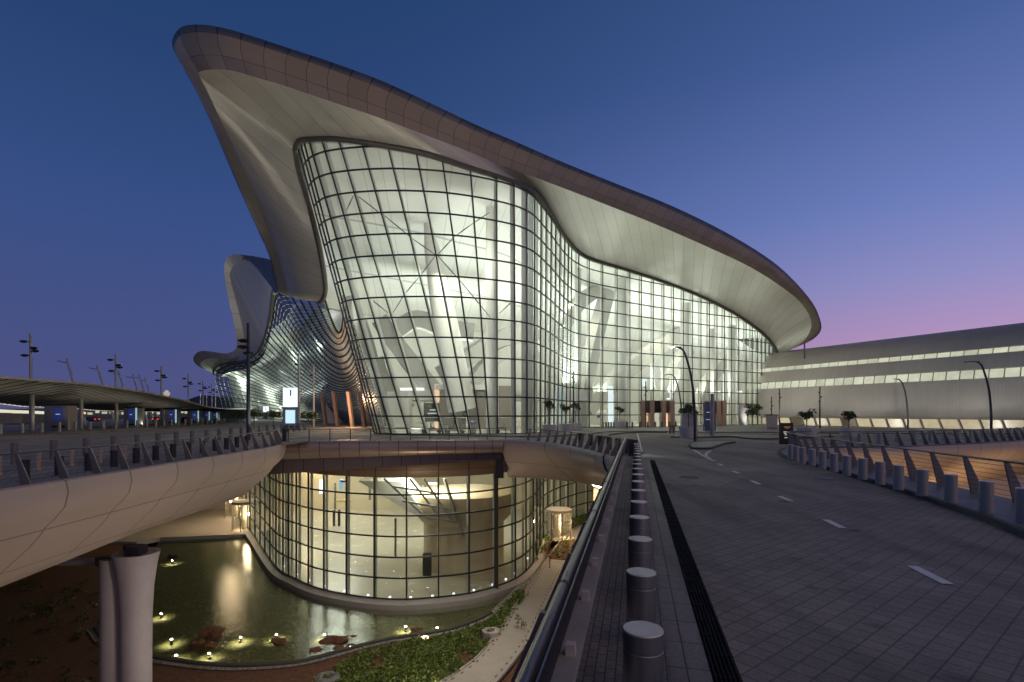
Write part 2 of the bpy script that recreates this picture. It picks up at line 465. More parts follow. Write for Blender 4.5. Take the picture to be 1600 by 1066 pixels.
# ------------------------------------------------------------------ camera, sky, sun
cam = bpy.data.objects.new('camera', bpy.data.cameras.new('camera')); COL.objects.link(cam)
cam.location = (0, 0, CAMZ); cam.rotation_euler = (R(90), 0, 0)
cam.data.sensor_width = 36; cam.data.lens = FP / 1600 * 36; cam.data.shift_y = (HY - 533) / 1600
cam.data.clip_end = 20000; cam.data.clip_start = .05
scene.camera = cam
scene.view_settings.view_transform = 'Standard'; scene.view_settings.look = 'None'; scene.view_settings.gamma = 1; scene.view_settings.exposure = 0
scene.cycles.use_denoising = True
scene.cycles.max_bounces = 10; scene.cycles.transparent_max_bounces = 24; scene.cycles.glossy_bounces = 4; scene.cycles.diffuse_bounces = 5
scene.cycles.caustics_reflective = False; scene.cycles.caustics_refractive = False; scene.cycles.sample_clamp_indirect = 4

wd = bpy.data.worlds.new('World'); scene.world = wd; wd.use_nodes = True; t = NT(wd)
bg = t.n['Background']; outw = t.n['World Output']
tc = t.new('ShaderNodeTexCoord'); nrm = t.new('ShaderNodeVectorMath', operation='NORMALIZE'); t.link(tc.outputs['Generated'], nrm.inputs[0])
sp = t.new('ShaderNodeSeparateXYZ'); t.link(nrm.outputs[0], sp.inputs[0])
e = t.math('MAXIMUM', sp.outputs[2], 0.0)
basec = t.ramp(e, [(0, (.072, .078, .195)), (.1, (.058, .075, .21)), (.3, (.033, .070, .215)), (.5, (.018, .050, .155)), (.65, (.012, .042, .130)), (1, (.010, .032, .10))])
dt = t.new('ShaderNodeVectorMath', operation='DOT_PRODUCT'); t.link(nrm.outputs[0], dt.inputs[0]); dt.inputs[1].default_value = (sin(R(52)), cos(R(52)), 0)
p = t.math('POWER', t.math('MAXIMUM', dt.outputs['Value'], 0.0), 2.6)
glow = t.ramp(e, [(0, (.46, .185, .215)), (.09, (.39, .19, .26)), (.2, (.215, .182, .305)), (.31, (.12, .138, .285)), (.52, (.052, .076, .195)), (.8, (.03, .045, .12))])
addc = t.mixc(1.0, basec, t.mixc(p, (0, 0, 0), glow), 'ADD')
t.link(addc, bg.inputs[0]); bg.inputs[1].default_value = 1.1
sky = t.new('ShaderNodeTexSky', sky_type='NISHITA', sun_disc=False); sky.sun_elevation = R(-3); sky.sun_rotation = R(52); sky.air_density = 1.5; sky.dust_density = 1
bg2 = t.new('ShaderNodeBackground'); t.link(sky.outputs[0], bg2.inputs[0]); bg2.inputs[1].default_value = .05
ad = t.new('ShaderNodeAddShader'); t.link(bg.outputs[0], ad.inputs[0]); t.link(bg2.outputs[0], ad.inputs[1]); t.link(ad.outputs[0], outw.inputs[0])

fill_sun = bpy.data.objects.new('fill_sun', bpy.data.lights.new('fill_sun', 'SUN')); COL.objects.link(fill_sun)
fill_sun.data.energy = .5; fill_sun.data.angle = R(80); fill_sun.data.color = (1, .66, .40)
fill_sun.rotation_euler = V((sin(R(140)), cos(R(140)), .75)).to_track_quat('Z', 'Y').to_euler()  # soft warm fill added from behind the camera, away from the sunset

def lamp(name, kind, loc, energy, col=(1, .9, .75), size=1.0, size_y=None, aim=None, spot=None, blend=.6):
    d = bpy.data.lights.new(name, kind); d.energy = energy; d.color = col
    if kind == 'AREA':
        d.size = size
        if size_y: d.shape = 'RECTANGLE'; d.size_y = size_y
    else: d.shadow_soft_size = size
    if kind == 'SPOT': d.spot_size = R(spot or 60); d.spot_blend = blend
    o = bpy.data.objects.new(name, d); COL.objects.link(o); o.location = loc
    if aim is not None: o.rotation_euler = (V(loc) - V(aim)).to_track_quat('Z', 'Y').to_euler()
    return o

# ------------------------------------------------------------------ plan of the decks
LG = -16.0          # garden level
WL = -16.45         # water level
def bx(y): return -.95 + .236 * y          # our bridge: edge under the railing
left_edge = cr([(-16.2, -30), (-17.0, 0), (-17.4, 17.8), (-17.9, 30), (-18.5, 41), (-20.3, 46.6)], 5)
deck_edge = [V((-20.6, 47.2, 0)), V((-11, 48.7, 0)), V((-.9, 50.4, 0))]
our_edge = cr([(-.9, 50.4), (1.6, 48.6), (3.6, 44.6), (4.9, 39), (5.65, 34.2), (6.1, 30.0)], 5) + [V((bx(y), y, 0)) for y in (26, 20, 15, 10, 6, 2, -2, -6, -12, -30)]
right_edge = [V(p + (0,)) for p in ((6.5, -30), (10.6, -5))] + cr([(12.3, 5), (13.6, 11), (14.25, 14.8), (15.2, 19.6), (16.3, 24.8), (17.6, 30), (18.9, 34.6), (20.3, 37.2), (22.8, 38.2), (28, 38.9), (35, 41.8), (45, 46.7), (62, 56.5)], 5)
xy = lambda P: [(p[0], p[1]) for p in P]
plaza_outline = [(-190, -30)] + xy(left_edge) + xy(deck_edge) + xy(our_edge[1:]) + xy(right_edge) + [(140, 98), (200, 130), (200, 330), (-240, 330), (-240, -30)]
struct('road', MB().poly(plaza_outline, -.004), 'road')

# ------------------------------------------------------------------ the terminal
term = thing('terminal_building', 'huge glass airport terminal with a swooping metal roof and bright halls', 'terminal', (0, 100, 0))

# roof rows: outline O, lower fascia edge F, top of the glass T, each (px, py, distance)
RR = [((1217, 556, 113), (1216, 556.5, 113.2), (1215, 557, 113.5)), ((1243, 543, 109), (1238, 545, 109.5), (1215, 556, 113.6)),
 ((1266, 533, 107.3), (1254, 534, 107.6), (1214.5, 555, 114)), ((1280, 521, 106), (1265, 519, 106), (1213, 552, 114)), ((1283, 506, 104), (1267, 500, 104), (1208, 542, 114)), ((1270, 474, 100), (1252, 474, 100), (1198, 529, 113)),
 ((1235, 433, 95), (1222, 449, 94.5), (1183, 515, 111)), ((1195, 400, 90), (1175, 419, 89), (1150, 492, 107)), ((1130, 361, 84), (1110, 388, 83), (1100, 466, 103)),
 ((1050, 322, 77), (1030, 353, 76), (1040, 442, 98)), ((970, 290, 71), (950, 321, 70), (975, 421, 92)), ((900, 262, 66.5), (880, 294, 65.5), (915, 402, 86)),
 ((850, 241, 63.5), (835, 277, 62.5), (885, 374, 79)), ((800, 219, 61), (785, 259, 60), (860, 333, 70)), ((750, 198, 58.5), (735, 238, 57.5), (825, 295, 62)),
 ((680, 165, 55.5), (665, 211, 54.8), (735, 263, 57.5)), ((600, 128, 53), (590, 183, 52.4), (660, 240, 56)), ((520, 98, 51), (515, 158, 50.5), (590, 227, 55.6)),
 ((450, 75, 49.5), (445, 134, 49.2), (530, 219, 56)), ((395, 57, 48.6), (400, 121, 48.4), (490, 219, 57)), ((345, 43, 48), (360, 110, 48)  , (474, 221, 58.3)),
 ((305, 38.5, 48), (328, 109, 48.3), (467, 227, 59.5)), ((280, 45, 48.5), (311, 113, 49), (465, 236, 60.5)), ((268.5, 68, 49.5), (312, 120, 50), (466, 250, 61)),
 ((281, 97, 51), (325, 145, 51.5), (470, 270, 61.5)), ((306, 141, 53.5), (345, 188, 54), (480, 303, 62.5)), ((338, 212, 58), (369, 238, 58.5), (491, 340, 63.5)),
 ((371, 289, 64), (396, 301, 65), (501, 380, 65)), ((400, 354, 70), (419, 362, 71), (507, 415, 67)), ((419, 396, 75), (436, 404, 75), (510, 440, 69)),
 ((428, 430, 79.5), (446, 438, 78.5), (510, 456, 71)), ((431.5, 450, 82.5), (449, 457, 81), (506, 467, 72.5)), ((439, 459, 86), (455, 464, 85), (501, 472, 76)), ((452, 461, 92), (464, 465, 91), (497, 471, 83))]
OO = cr([at(*r[0]) for r in RR], 4); FF = cr([at(*r[1]) for r in RR], 4); TT = cr([at(*r[2]) for r in RR], 4)
n = len(OO)
def outward(i):
    d = OO[i] - TT[i]; d.z = 0
    return d.normalized() if d.length > .01 else V((0, -1, 0))
us = [x / 1.9 for x in arclen([(o + f) / 2 for o, f in zip(OO, FF)])]
top = []; mid1 = []; mid2 = []; lip = []
for i in range(n):
    w = min(1, (OO[i] - FF[i]).length / 3)
    lip.append(OO[i].lerp(FF[i], .2) + outward(i) * .25 * w)
    mid1.append(OO[i].lerp(FF[i], .45) + outward(i) * .45 * w); mid2.append(OO[i].lerp(FF[i], .72) + outward(i) * .3 * w)
fas = MB().grid([r[:89] for r in (lip, mid1, mid2, FF)], us[:89], [0, .55, 1.0, 2.0]); fas.build('fascia', 'fascia', term, smooth=True); q0 = 89
MB().grid([r[q0 - 1:] for r in (lip, mid1, mid2, FF)], us[q0 - 1:], [0, .55, 1.0, 2.0]).build('edge_strip', 'edgestrip', term, smooth=True)
# roof sheet: rolls over the edge and runs back over the halls
nr_ = 22 * 4 + 1                                  # the main sheet ends at the tip of the prow
back1 = [OO[i] + V((0, .8, .03)) for i in range(nr_)]; back2 = [OO[i] + V((0, 5, -.2)) for i in range(nr_)]
def over(p): f = max(0, min(1, (p.x + 35) / 97)); return V((-46 + 100 * f, 128 + 24 * sin(pi * min(1, f * 1.6) / 2), 17 + 11 * (1 - f) + 8))
back3 = [back2[i].lerp(over(OO[i]), .5) + V((0, 0, 4.5)) for i in range(nr_)]; back4 = [over(OO[i]) for i in range(nr_)]
MB().grid([back4, back3, back2, back1, OO[:nr_], [l + outward(i) * .02 for i, l in enumerate(lip[:nr_])]], us[:nr_], [0, 4, 8, 11, 12, 12.6]).build('roof', 'rooftop', term, smooth=True)
MB().grid([[OO[i] for i in range(nr_ - 1, n)], [lip[i] + outward(i) * .02 for i in range(nr_ - 1, n)]], us[nr_ - 1:], [0, .6]).build('roof', 'rooftop', term, smooth=True)
# soffit: flat near the edge, curling down to the glass
s1 = []; s2 = []; s3 = []
for i in range(n):
    k = max(0, min(1, 1 - (i / 4 - 21) / 4)) * max(0, min(1, ((FF[i] - TT[i]).length - 5) / 10))     # the curl fades out past the prow
    def mixp(f, g): 
        p = FF[i].lerp(TT[i], f); p.z = FF[i].z + (TT[i].z - FF[i].z) * (g * k + f * (1 - k)); return p
    s1.append(mixp(.3, .16)); s2.append(mixp(.62, .42)); s3.append(mixp(.86, .72))
us2 = [x / 2.5 for x in arclen([(a + b) / 2 for a, b in zip(FF, TT)])]
for i in range(92, n):
    b_ = min(1, (i - 92) / 12); v_ = V((-.55, -.83, -.1)) * 1.5 * b_; s1[i] += v_ * .6; s2[i] += v_; s3[i] += v_ * .55
MB().grid([FF, s1, s2, s3, TT], us2, [0, .5, 1.0, 1.5, 2.0]).build('soffit', 'soffit', term, smooth=True)
# dark frame that trims the head of the glass
MB().tube([p + outward(i) * .25 for i, p in enumerate(TT)][4:], .34, 6).build('glazing_frame', 'frame', term, smooth=True)

# glass of the big bay and the front: columns (px at the head, px at the foot)
COLS = [(466, 586), (470, 590), (475, 595), (483, 612), (503, 638), (529, 667), (565, 693), (606, 717), (650, 736), (691, 751), (735, 765), (776, 777), (803, 805), (823, 823), (835, 834), (845, 843.5),
 (853, 851), (861, 858), (868, 865), (875, 871), (882, 877), (888, 884), (893, 890)] + [(x, x) for x in (904, 920.5, 941.6, 964, 984, 1002, 1020.5, 1037, 1052, 1067.5, 1081.5, 1095, 1108, 1120, 1131.6, 1143, 1154, 1165.5, 1175, 1183, 1190, 1196, 1202, 1208)]
headtab = sorted([(r[2][0], r[2][1], r[2][2]) for r in RR[4:23]])
headtab = smoothtab(headtab, 5)
foottab = smoothtab([(586, 63.6), (589, 63), (600, 61.8), (640, 60.6), (700, 60.2), (760, 60.2), (800, 61), (835, 63.5), (850, 67), (860, 70.5), (870, 75), (880, 80), (890, 84), (905, 87), (940, 89.5), (984, 92), (1050, 97), (1110, 102.5), (1165, 108), (1185, 110.5), (1215, 114)], 3)
ROW = 2.2
cols = []
for a, b in COLS:
    hy, hd = lerpk(headtab, a); fd, = lerpk(foottab, b)
    cols.append((vert(b, fd, .05), at(a, hy, hd)))
# extra in-between points so that the bars curve between columns
def col_at(c, z):
    B, T = c; f = (z - B.z) / (T.z - B.z)
    p = B.lerp(T, f)
    return p
def mean_c(P, i, f):
    b = cr([q[0] for q in P[max(0, i - 1):i + 3]], 1); return None
dense = []; isbar = []
Bs = [c[0] for c in cols]; Ts = [c[1] for c in cols]; SUB = 3
Bd = cr(Bs, SUB); Td = cr(Ts, SUB)
dense = list(zip(Bd, Td))
levels = [ROW * k for k in range(1, 18)]
def inward(i):
    a = dense[max(i - 1, 0)][0]; b = dense[min(i + 1, len(dense) - 1)][0]
    tdir = (b - a).normalized(); return V((-tdir.y, tdir.x, 0))
gl = MB(); hb = MB(); vb = MB(); fn = MB()
for i in range(len(dense) - 1):
    c0, c1 = dense[i], dense[i + 1]
    z0 = [.05] + [z for z in levels if z < c0[1].z - .05] + [c0[1].z]; z1 = [.05] + [z for z in levels if z < c1[1].z - .05] + [c1[1].z]
    k = min(len(z0), len(z1))
    if len(z0) > k: z0 = z0[:k - 1] + [z0[-1]]
    if len(z1) > k: z1 = z1[:k - 1] + [z1[-1]]
    gl.grid([[col_at(c0, z) for z in z0], [col_at(c1, z) for z in z1]])
for li, z in enumerate([.12] + levels):
    run = []
    for i, c in enumerate(dense):
        if c[1].z > z + .1: run.append(col_at(c, z) - inward(i) * .05)
        else:
            if run and i:
                pz = dense[i - 1][1].z; f = (pz - z) / (pz - c[1].z) if pz != c[1].z else 0
                run.append(dense[i - 1][1].lerp(c[1], max(0, min(1, f))))
            if len(run) > 1: hb.bar(run, .13, .16)
            run = []
    if len(run) > 1: hb.bar(run, .13, .16)
for i, c in enumerate(dense):
    if i % SUB: continue
    iw = inward(i); w = .115 if i < 45 else .10
    vb.bar([c[0] - iw * .04, c[1] - iw * .04], w, .16, side=(-iw.y, iw.x, 0))
    if i > 6: fn.bar([c[0] + iw * .5, c[1] + iw * .5], .2 if i < 45 else .12, .6 if i < 45 else .3, side=(-iw.y, iw.x, 0))
gw = gl.build('glass_wall', 'frit', term, smooth=True)
hb.build('transom', 'mull', gw); vb.build('mullion', 'mull', gw); fn.build('glazing_fin', 'fin', gw)

# interior of the halls ------------------------------------------------
Ti = [dense[i][1] + inward(i) * .35 + V((0, 0, -.05)) for i in range(len(dense))]
Bi = [dense[i][0] for i in range(len(dense))]
nd = len(dense)
Bk = []; Ck = []; lift = []
for i in range(nd):
    f = max(0, min(1, (Bi[i].x + 16.7) / 73.7)); x = -46 + 141 * f; y = 128 + 24 * sin(pi * min(1, f * 1.6) / 2)
    Bk.append(V((x, y, 0))); Ck.append(V((x, y, 12.5 + 15.5 * (1 - f) ** .8))); lift.append(1 - f)
C1 = [Ti[i].lerp(Ck[i], .3) + V((0, 0, 1.5 * lift[i])) for i in range(nd)]; C2 = [Ti[i].lerp(Ck[i], .65) + V((0, 0, 2.2 * lift[i])) for i in range(nd)]
uc = [x / 2.6 for x in arclen(C1)]
MB().grid([Ti, C1, C2, Ck], uc, [0, 1, 2, 3]).build('hall_ceiling', 'ceil', term, smooth=True)
MB().grid([Bk, Ck], uc, [0, 1]).build('hall_back_wall', 'white', term, smooth=True)
MB().grid([[p + V((0, 0, -.02)) for p in Bi], [Bi[i].lerp(Bk[i], .5) + V((0, 0, .03)) for i in range(nd)], [p + V((0, 0, .03)) for p in Bk]]).build('hall_floor', 'ifloor', term)
# white columns and ribs
def column(px, d, w, z1, px2=None, d2=None, w2=None):
    p = vert(px, d); q = at(px2 or px, HY, d2 or d); q.z = z1; w2 = w2 or w
    return MB().tube([p, p.lerp(q, .5), q], [w / 2, (w + w2) / 4, w2 / 2], 12).build('column', 'rib', term, smooth=True, angle=40)
column(768, 68, 1.5, 31.5); column(972, 97, 1.7, 28); column(1072, 105, 1.7, 24.5); column(1143, 111, 1.8, 21); column(903, 92, 1.2, 30)
column(1112, 109, 1.2, 20)
MB().tube([at(722, 640, 80), at(706, 560, 79), at(690, 470, 78), at(676, 395, 77), at(667, 346, 76.5)], [2.2, 2.0, 1.75, 1.2, .45], 10).build('leaning_column', 'rib', term, smooth=True, angle=50)
def rib(pts, w, h):
    P = cr([at(*q) for q in pts], 6)
    return MB().bar(P, w, h).build('arch_rib', 'arch', term)
rib([(903, 668, 100), (915, 600, 101), (932, 520, 103), (953, 442, 106)], 2.2, 2.4)
rib([(865, 540, 96), (890, 492, 98), (915, 465, 101), (955, 444, 106)], 2.0, 2.4)
rib([(915, 640, 112), (950, 604, 115), (985, 574, 119), (1025, 545, 124), (1062, 520, 128)], 2.6, 3.4)
rib([(1028, 655, 118), (1040, 612, 120), (1056, 575, 123), (1075, 545, 127)], 2.4, 2.8)
rib([(1090, 640, 122), (1105, 600, 124), (1128, 566, 127), (1148, 545, 130)], 2.2, 2.6)
rib([(595, 500, 92), (625, 545, 92), (660, 590, 93), (700, 635, 94)], 2.4, 3.0)
rib([(592, 560, 96), (606, 600, 96), (640, 640, 97)], 1.8, 2.2)
rib([(690, 585, 95), (728, 560, 98), (770, 535, 102), (835, 505, 106)], 2.4, 3.0)
rib([(735, 600, 98), (765, 565, 101), (800, 548, 104), (840, 540, 108)], 2.0, 2.4)
rib([(615, 520, 100), (650, 500, 101), (690, 512, 102), (740, 520, 103)], 3.0, 3.2)
# thin bracing rods behind the bay
def rod(a, b, r=.055):
    A, B = at(*a), at(*b)
    return MB().tube([A, A.lerp(B, .5), B], [r * .7, r * 1.4, r * .7], 6).build('brace_rod', 'dsteel', term)
for a, b in [((556, 304), (596, 335)), ((598, 335), (642, 371)), ((643, 372), (680, 398)), ((684, 400), (720, 440)), ((720, 440), (766, 496)), ((765, 332), (738, 350)), ((738, 350), (710, 370)), ((708, 372), (684, 398)),
             ((680, 400), (656, 432)), ((654, 434), (632, 460)), ((632, 460), (614, 489)), ((541, 330), (552, 306)), ((578, 466), (606, 489)), ((780, 490), (806, 466))]:
    k = 58.5 + (a[1] - 300) / 60
    rod((*a, k), (*b, 58.5 + (b[1] - 300) / 60))
# mezzanine, shops and lit fittings inside the halls
mz = MB(); mz.box((-3.2, 96, 5.2), (34, 12, .9)); mz.box((-3.2, 90, 6.0), (34, .3, .8)); mz.build('mezzanine', 'white', term)
def inbox(name, mat, x0, x1, y0, y1, d, depth):
    a, b = at(x0, y1, d), at(x1, y0, d)
    return MB().box(((a.x + b.x) / 2, d + depth / 2, (a.z + b.z) / 2), (b.x - a.x, depth, b.z - a.z)).build(name, mat, term)
inbox('shop_frame', 'white', 680, 763, 601, 609, 84, 6); inbox('shop_panel', 'brown', 687, 724, 612, 672, 84.5, 5); inbox('shop_panel', 'brown', 731, 757, 612, 672, 84.5, 5)
inbox('shop_panel', 'brown', 779, 803, 603, 672, 83, 5); inbox('shop_frame', 'warm', 679, 686, 600, 672, 84.4, .3); inbox('kiosk_wall', 'white', 604, 637, 612, 668, 86, 4); inbox('lit_canopy', 'lightw', 625, 660, 606, 612, 90, 3)
for px, w in ((805, 3.5), (878, 4), (872, 3)): inbox('light_column', 'cyan', px - w / 2, px + w / 2, 612 if px > 850 else 636, 672, 88, .5)
for px in (816, 826): inbox('light_column', 'yellow', px - 2.5, px + 2.5, 642, 670, 80, .6)
inbox('light_column', 'screenw', 951.5, 958.5, 603, 666, 98, .8)
inbox('counter', 'strip', 921, 948, 641, 645, 118, 2); inbox('counter', 'white', 921, 950, 650, 668, 116, 3); inbox('notice_screen', 'screenb', 933, 939, 649.5, 653, 115, .3)
inbox('light_column', 'lightw', 1047.5, 1050.5, 590, 622, 108, .4); inbox('light_column', 'lightw', 1128.5, 1131, 585, 630, 114, .4); inbox('light_column', 'screenw', 1004, 1011, 592, 604, 112, .4)
inbox('counter', 'strip', 1140, 1160, 652, 655, 122, 2)
for px, py in ((884, 611), (868, 617), (1046, 623), (1123, 612), (1157, 612)): inbox('hanging_light', 'lightw', px - 3, px + 3, py - 1, py + 1.2, 112, .6)

# entrance vestibules in the front
def vestibule(x0, x1, d, yt=626):
    b = MB(); z = zof(yt, d); n_ = 0
    for px in (x0, x0 + (x1 - x0) * .3, x0 + (x1 - x0) * .7, x1):
        q = vert(px, d); b.box((q.x, d + .4, z / 2), (.75, 1.6, z)); 
    v = b.build('entrance_portal', 'copper', term)
    for a, c, mat in ((.02, .28, 'galv'), (.32, .68, 'glassd'), (.72, .98, 'galv')):
        p, q = vert(x0 + (x1 - x0) * a, d), vert(x0 + (x1 - x0) * c, d)
        MB().box(((p.x + q.x) / 2, d + .5, z * .77), (q.x - p.x - .6, .3, z * .46)).build('portal_panel', 'brown' if mat == 'galv' else 'mull', v)
        MB().box(((p.x + q.x) / 2, d + .7, z * .27), (q.x - p.x - 1.0, .1, z * .5)).build('door_glow', 'warm' if mat == 'galv' else 'winb', v)
vestibule(1005, 1050, 93.5); vestibule(1103, 1131, 101.5)
for x0, x1, d in ((1154, 1166, 104), (1069, 1085, 97)):
    a, b = vert(x0, d), vert(x1, d); MB().box(((a.x + b.x) / 2, d, zof(632, d) / 2), (b.x - a.x, .25, zof(632, d))).build('entrance_screen', 'galv', term)

# ------------------------------------------------------------------ second wave of the roof, behind
R2 = [((431, 458, 130), (431, 458.5, 130.5), (430, 459, 131)), ((412, 433, 150), (411, 440, 151), (428, 466, 135)), ((395, 412, 168), (397, 424, 168), (426, 480, 140)), ((380, 400.5, 180), (384, 416, 180), (424, 495, 146)),
 ((366, 397.5, 187), (372, 413, 187), (421, 508, 152)), ((355, 403, 190), (364, 417, 190), (418, 520, 158)), ((350, 418, 190), (359, 428, 190), (414, 532, 164)), ((352, 440, 190), (362, 445, 190), (410, 542, 170)),
 ((358, 472, 188), (369, 473, 188), (404, 551, 176)), ((366, 508, 188), (378, 508, 188), (396, 558, 182)), ((370, 532, 190), (382, 537, 190), (385, 564, 188)), ((367, 547, 193), (374, 556, 192), (370, 567, 194)),
 ((350, 552.5, 196), (354, 561, 196), (355, 569, 203)), ((330, 549.5, 200), (337, 560, 200), (345, 571, 210)), ((312, 549, 203), (321, 562, 204), (340, 574, 216)), ((302, 559, 206), (313, 569, 208), (336, 578, 220)),
 ((308, 571, 212), (320, 577, 214), (335, 582, 223)), ((334, 584, 224), (335, 584, 224), (335.5, 585, 224))]
O2 = cr([at(*r[0]) for r in R2], 4); F2 = cr([at(*r[1]) for r in R2], 4); T2 = cr([at(*r[2]) for r in R2], 4)
u2 = [x / 6 for x in arclen(F2)]
MB().grid([O2, F2], u2, [0, 1]).build('fascia', 'soffit', term, smooth=True)
MB().grid([F2, [a.lerp(b, .5) for a, b in zip(F2, T2)], T2], u2, [0, 1, 2]).build('soffit', 'soffit', term, smooth=True)
MB().grid([[a + V((-8, 75, -10)) for a in O2], [a + V((-1, 12, .5)) for a in O2], O2], u2, [0, 3, 4]).build('roof', 'rooftop', term, smooth=True)
vr = cr([at(*q) for q in ((374, 397.8, 188), (390, 399.5, 187), (410, 403, 184), (428, 408, 180), (442, 420, 175))], 3); vf = cr([at(*q) for q in ((380, 401, 179.5), (395, 412.5, 167.5), (412, 433.5, 149.5), (426, 450, 136), (440, 466, 120))], 3)
MB().grid([vr, [a.lerp(b, .5) + V((0, 0, -1.5)) for a, b in zip(vr, vf)], vf], [x / 6 for x in arclen(vr)], [0, 4, 8]).build('roof', 'rooftop', term, smooth=True)
MB().tube([p + V((0, -.4, 0)) for p in T2], .5, 5).build('glazing_frame', 'frame', term, smooth=True)

# glass of the side that runs back: draped rows between the roof edge and the bay
LT = [(0, 352, 652, 240), (.1, 344, 622, 232), (.25, 336, 582, 222), (.33, 355, 569.5, 203), (.4, 375, 566.5, 193), (.5, 402, 552, 177), (.6, 416, 526, 160), (.7, 424, 495, 146), (.8, 430, 459, 131), (.88, 452, 458, 112), (.94, 478, 462, 96), (1, 506, 462, 82)]
RT = [(0, 604, 678, 64.5), (.2, 596, 650, 69), (.4, 588, 618, 75), (.6, 578, 583, 81), (.75, 566, 548, 85), (.9, 552, 503, 87), (1, 536, 462, 86)]
MT = [(0, 520, 661, 140), (.2, 488, 638, 150), (.4, 490, 625, 140), (.6, 505, 605, 122), (.8, 515, 575, 106), (1, 530, 520, 90)]
NR = 34; NC = 48
LTs, RTs, MTs = smoothtab(LT, 4), smoothtab(RT, 4), smoothtab(MT, 4)
rows = []
for k in range(NR + 1):
    v = k / NR; L, Rr, Mm = at(*lerpk(LTs, v)), at(*lerpk(RTs, v)), at(*lerpk(MTs, v))
    if k == 0: L.z = Rr.z = Mm.z = .05
    r = []
    for j in range(NC + 1):
        s = j / NC; s2_ = s ** .8
        r.append(L * ((1 - s) * (1 - 2 * s)) + Mm * (4 * s * (1 - s)) + Rr * (s * (2 * s - 1)))
    rows.append(r)
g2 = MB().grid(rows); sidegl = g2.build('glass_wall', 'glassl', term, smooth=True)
tb = MB(); mbv = MB()
for r in rows: tb.bar(r, .22, .3)
for j in range(0, NC + 1): mbv.bar([r[j] for r in rows], .07, .12)
tb.build('transom', 'mull', sidegl); mbv.build('mullion', 'fin', sidegl)
# pale backdrop added behind that glass to catch the side lamps' light
inner = [[r[0] + (V((-6, 13, -2)) if 8 < k < 25 else V((-1, 13, 0)))] + [p + V((.5, 12, 0)) for p in r[:46]] for k, r in enumerate(rows)]; inner.append([p + V((0, 1, 3)) for p in inner[-1]])
MB().grid(inner).build('glow_backdrop', 'rib', term, smooth=True)
for px, d in ((505, 112), (524, 104), (547, 96), (566, 90)):
    a = vert(px + 4, d); b = at(px - 3, 612, d)
    MB().bar([a, b], 1.1, .5).build('lit_column', 'copper', term)

# ------------------------------------------------------------------ lower level under the deck
LGX = [(380, 833), (395, 838), (430, 889), (462, 909), (500, 925), (560, 937), (620, 942), (680, 939), (740, 931), (790, 916), (818, 900), (835, 880), (842, 862), (848, 846), (862, 832), (885, 818), (918, 806), (960, 798)]
gl_plan = []
for px, py in LGX: gl_plan.append((px, FP * (CAMZ - LG) / (py - HY)))
gl_plan[0] = (372, 92)
GP = cr([vert(px, d, LG) for px, d in gl_plan], 6)
GP2 = cr([vert(px, d, LG) for px, d in gl_plan], 24)
ZT = -3.75
def zt(p): return ZT
colpx = [385, 391, 398, 406, 414, 422.5, 431, 442, 452, 463, 482, 506, 543, 586, 634, 684, 733, 774.5, 805, 822, 833, 838.5, 843.5, 849, 856, 865, 875, 887, 901, 918]
cpts = []
for px in colpx:
    bi = min(range(len(GP2)), key=lambda i: abs(CX + FP * GP2[i].x / GP2[i].y - px) + (1000 if (px < 830 and i > 24 * 11) or (px >= 834 and i < 24 * 10) else 0))
    cpts.append((bi, GP2[bi]))
lev = [LG + .35 + 2.04 * k for k in range(7)]
lg = MB().grid([[V((p.x, p.y, z)) for p in GP] for z in lev]).build('lower_glass_wall', 'glass', term, smooth=True)
tr_ = MB(); mv = MB(); fv = MB()
for z in lev: tr_.bar([V((p.x, p.y, z)) for p in GP], .14, .15)
for bi, p in cpts:
    tdir = (GP2[min(bi + 1, len(GP2) - 1)] - GP2[max(bi - 1, 0)]).normalized(); nn = V((-tdir.y, tdir.x, 0))
    mv.bar([p - nn * .03, V((p.x, p.y, ZT)) - nn * .03 + V((0, 0, 0))], .13, .16, side=tdir)
    fv.bar([p + nn * .35, V((p.x, p.y, ZT)) + nn * .35], .12, .26, side=tdir)
tr_.build('transom', 'mull', lg); mv.build('mullion', 'mull', lg); fv.build('glazing_fin', 'fin', lg)
jp = cpts[17][1]; MB().box((jp.x, jp.y - .15, (LG + ZT) / 2), (.42, .3, ZT - LG)).build('joint_post', 'deckedge', term)
def offs(P, o):
    out = []
    for i, p in enumerate(P):
        tdir = (P[min(i + 1, len(P) - 1)] - P[max(i - 1, 0)]).normalized(); out.append(p + V((tdir.y, -tdir.x, 0)) * o)
    return out
ko = offs(GP, .8); ko2 = offs(GP, .05)
sill = MB().grid([[p + V((0, 0, .3)) for p in ko2], [p + V((0, 0, .12)) for p in offs(GP, .45)], [p + V((0, 0, .05)) for p in ko], [p + V((0, 0, -1.6)) for p in ko]])
sill.build('glass_sill', 'plinth', term, smooth=True, angle=30)
inpoly = xy(GP) + [(60, 120), (-60, 120)]
MB().poly(inpoly, LG + .06).build('lower_floor', 'ifloor', term)
MB().poly(inpoly, ZT + .02).build('lower_ceiling', 'white', term)
MB().box((-4, 101, (LG + ZT) / 2), (110, .5, ZT - LG)).build('lower_back_wall', 'beige', term)
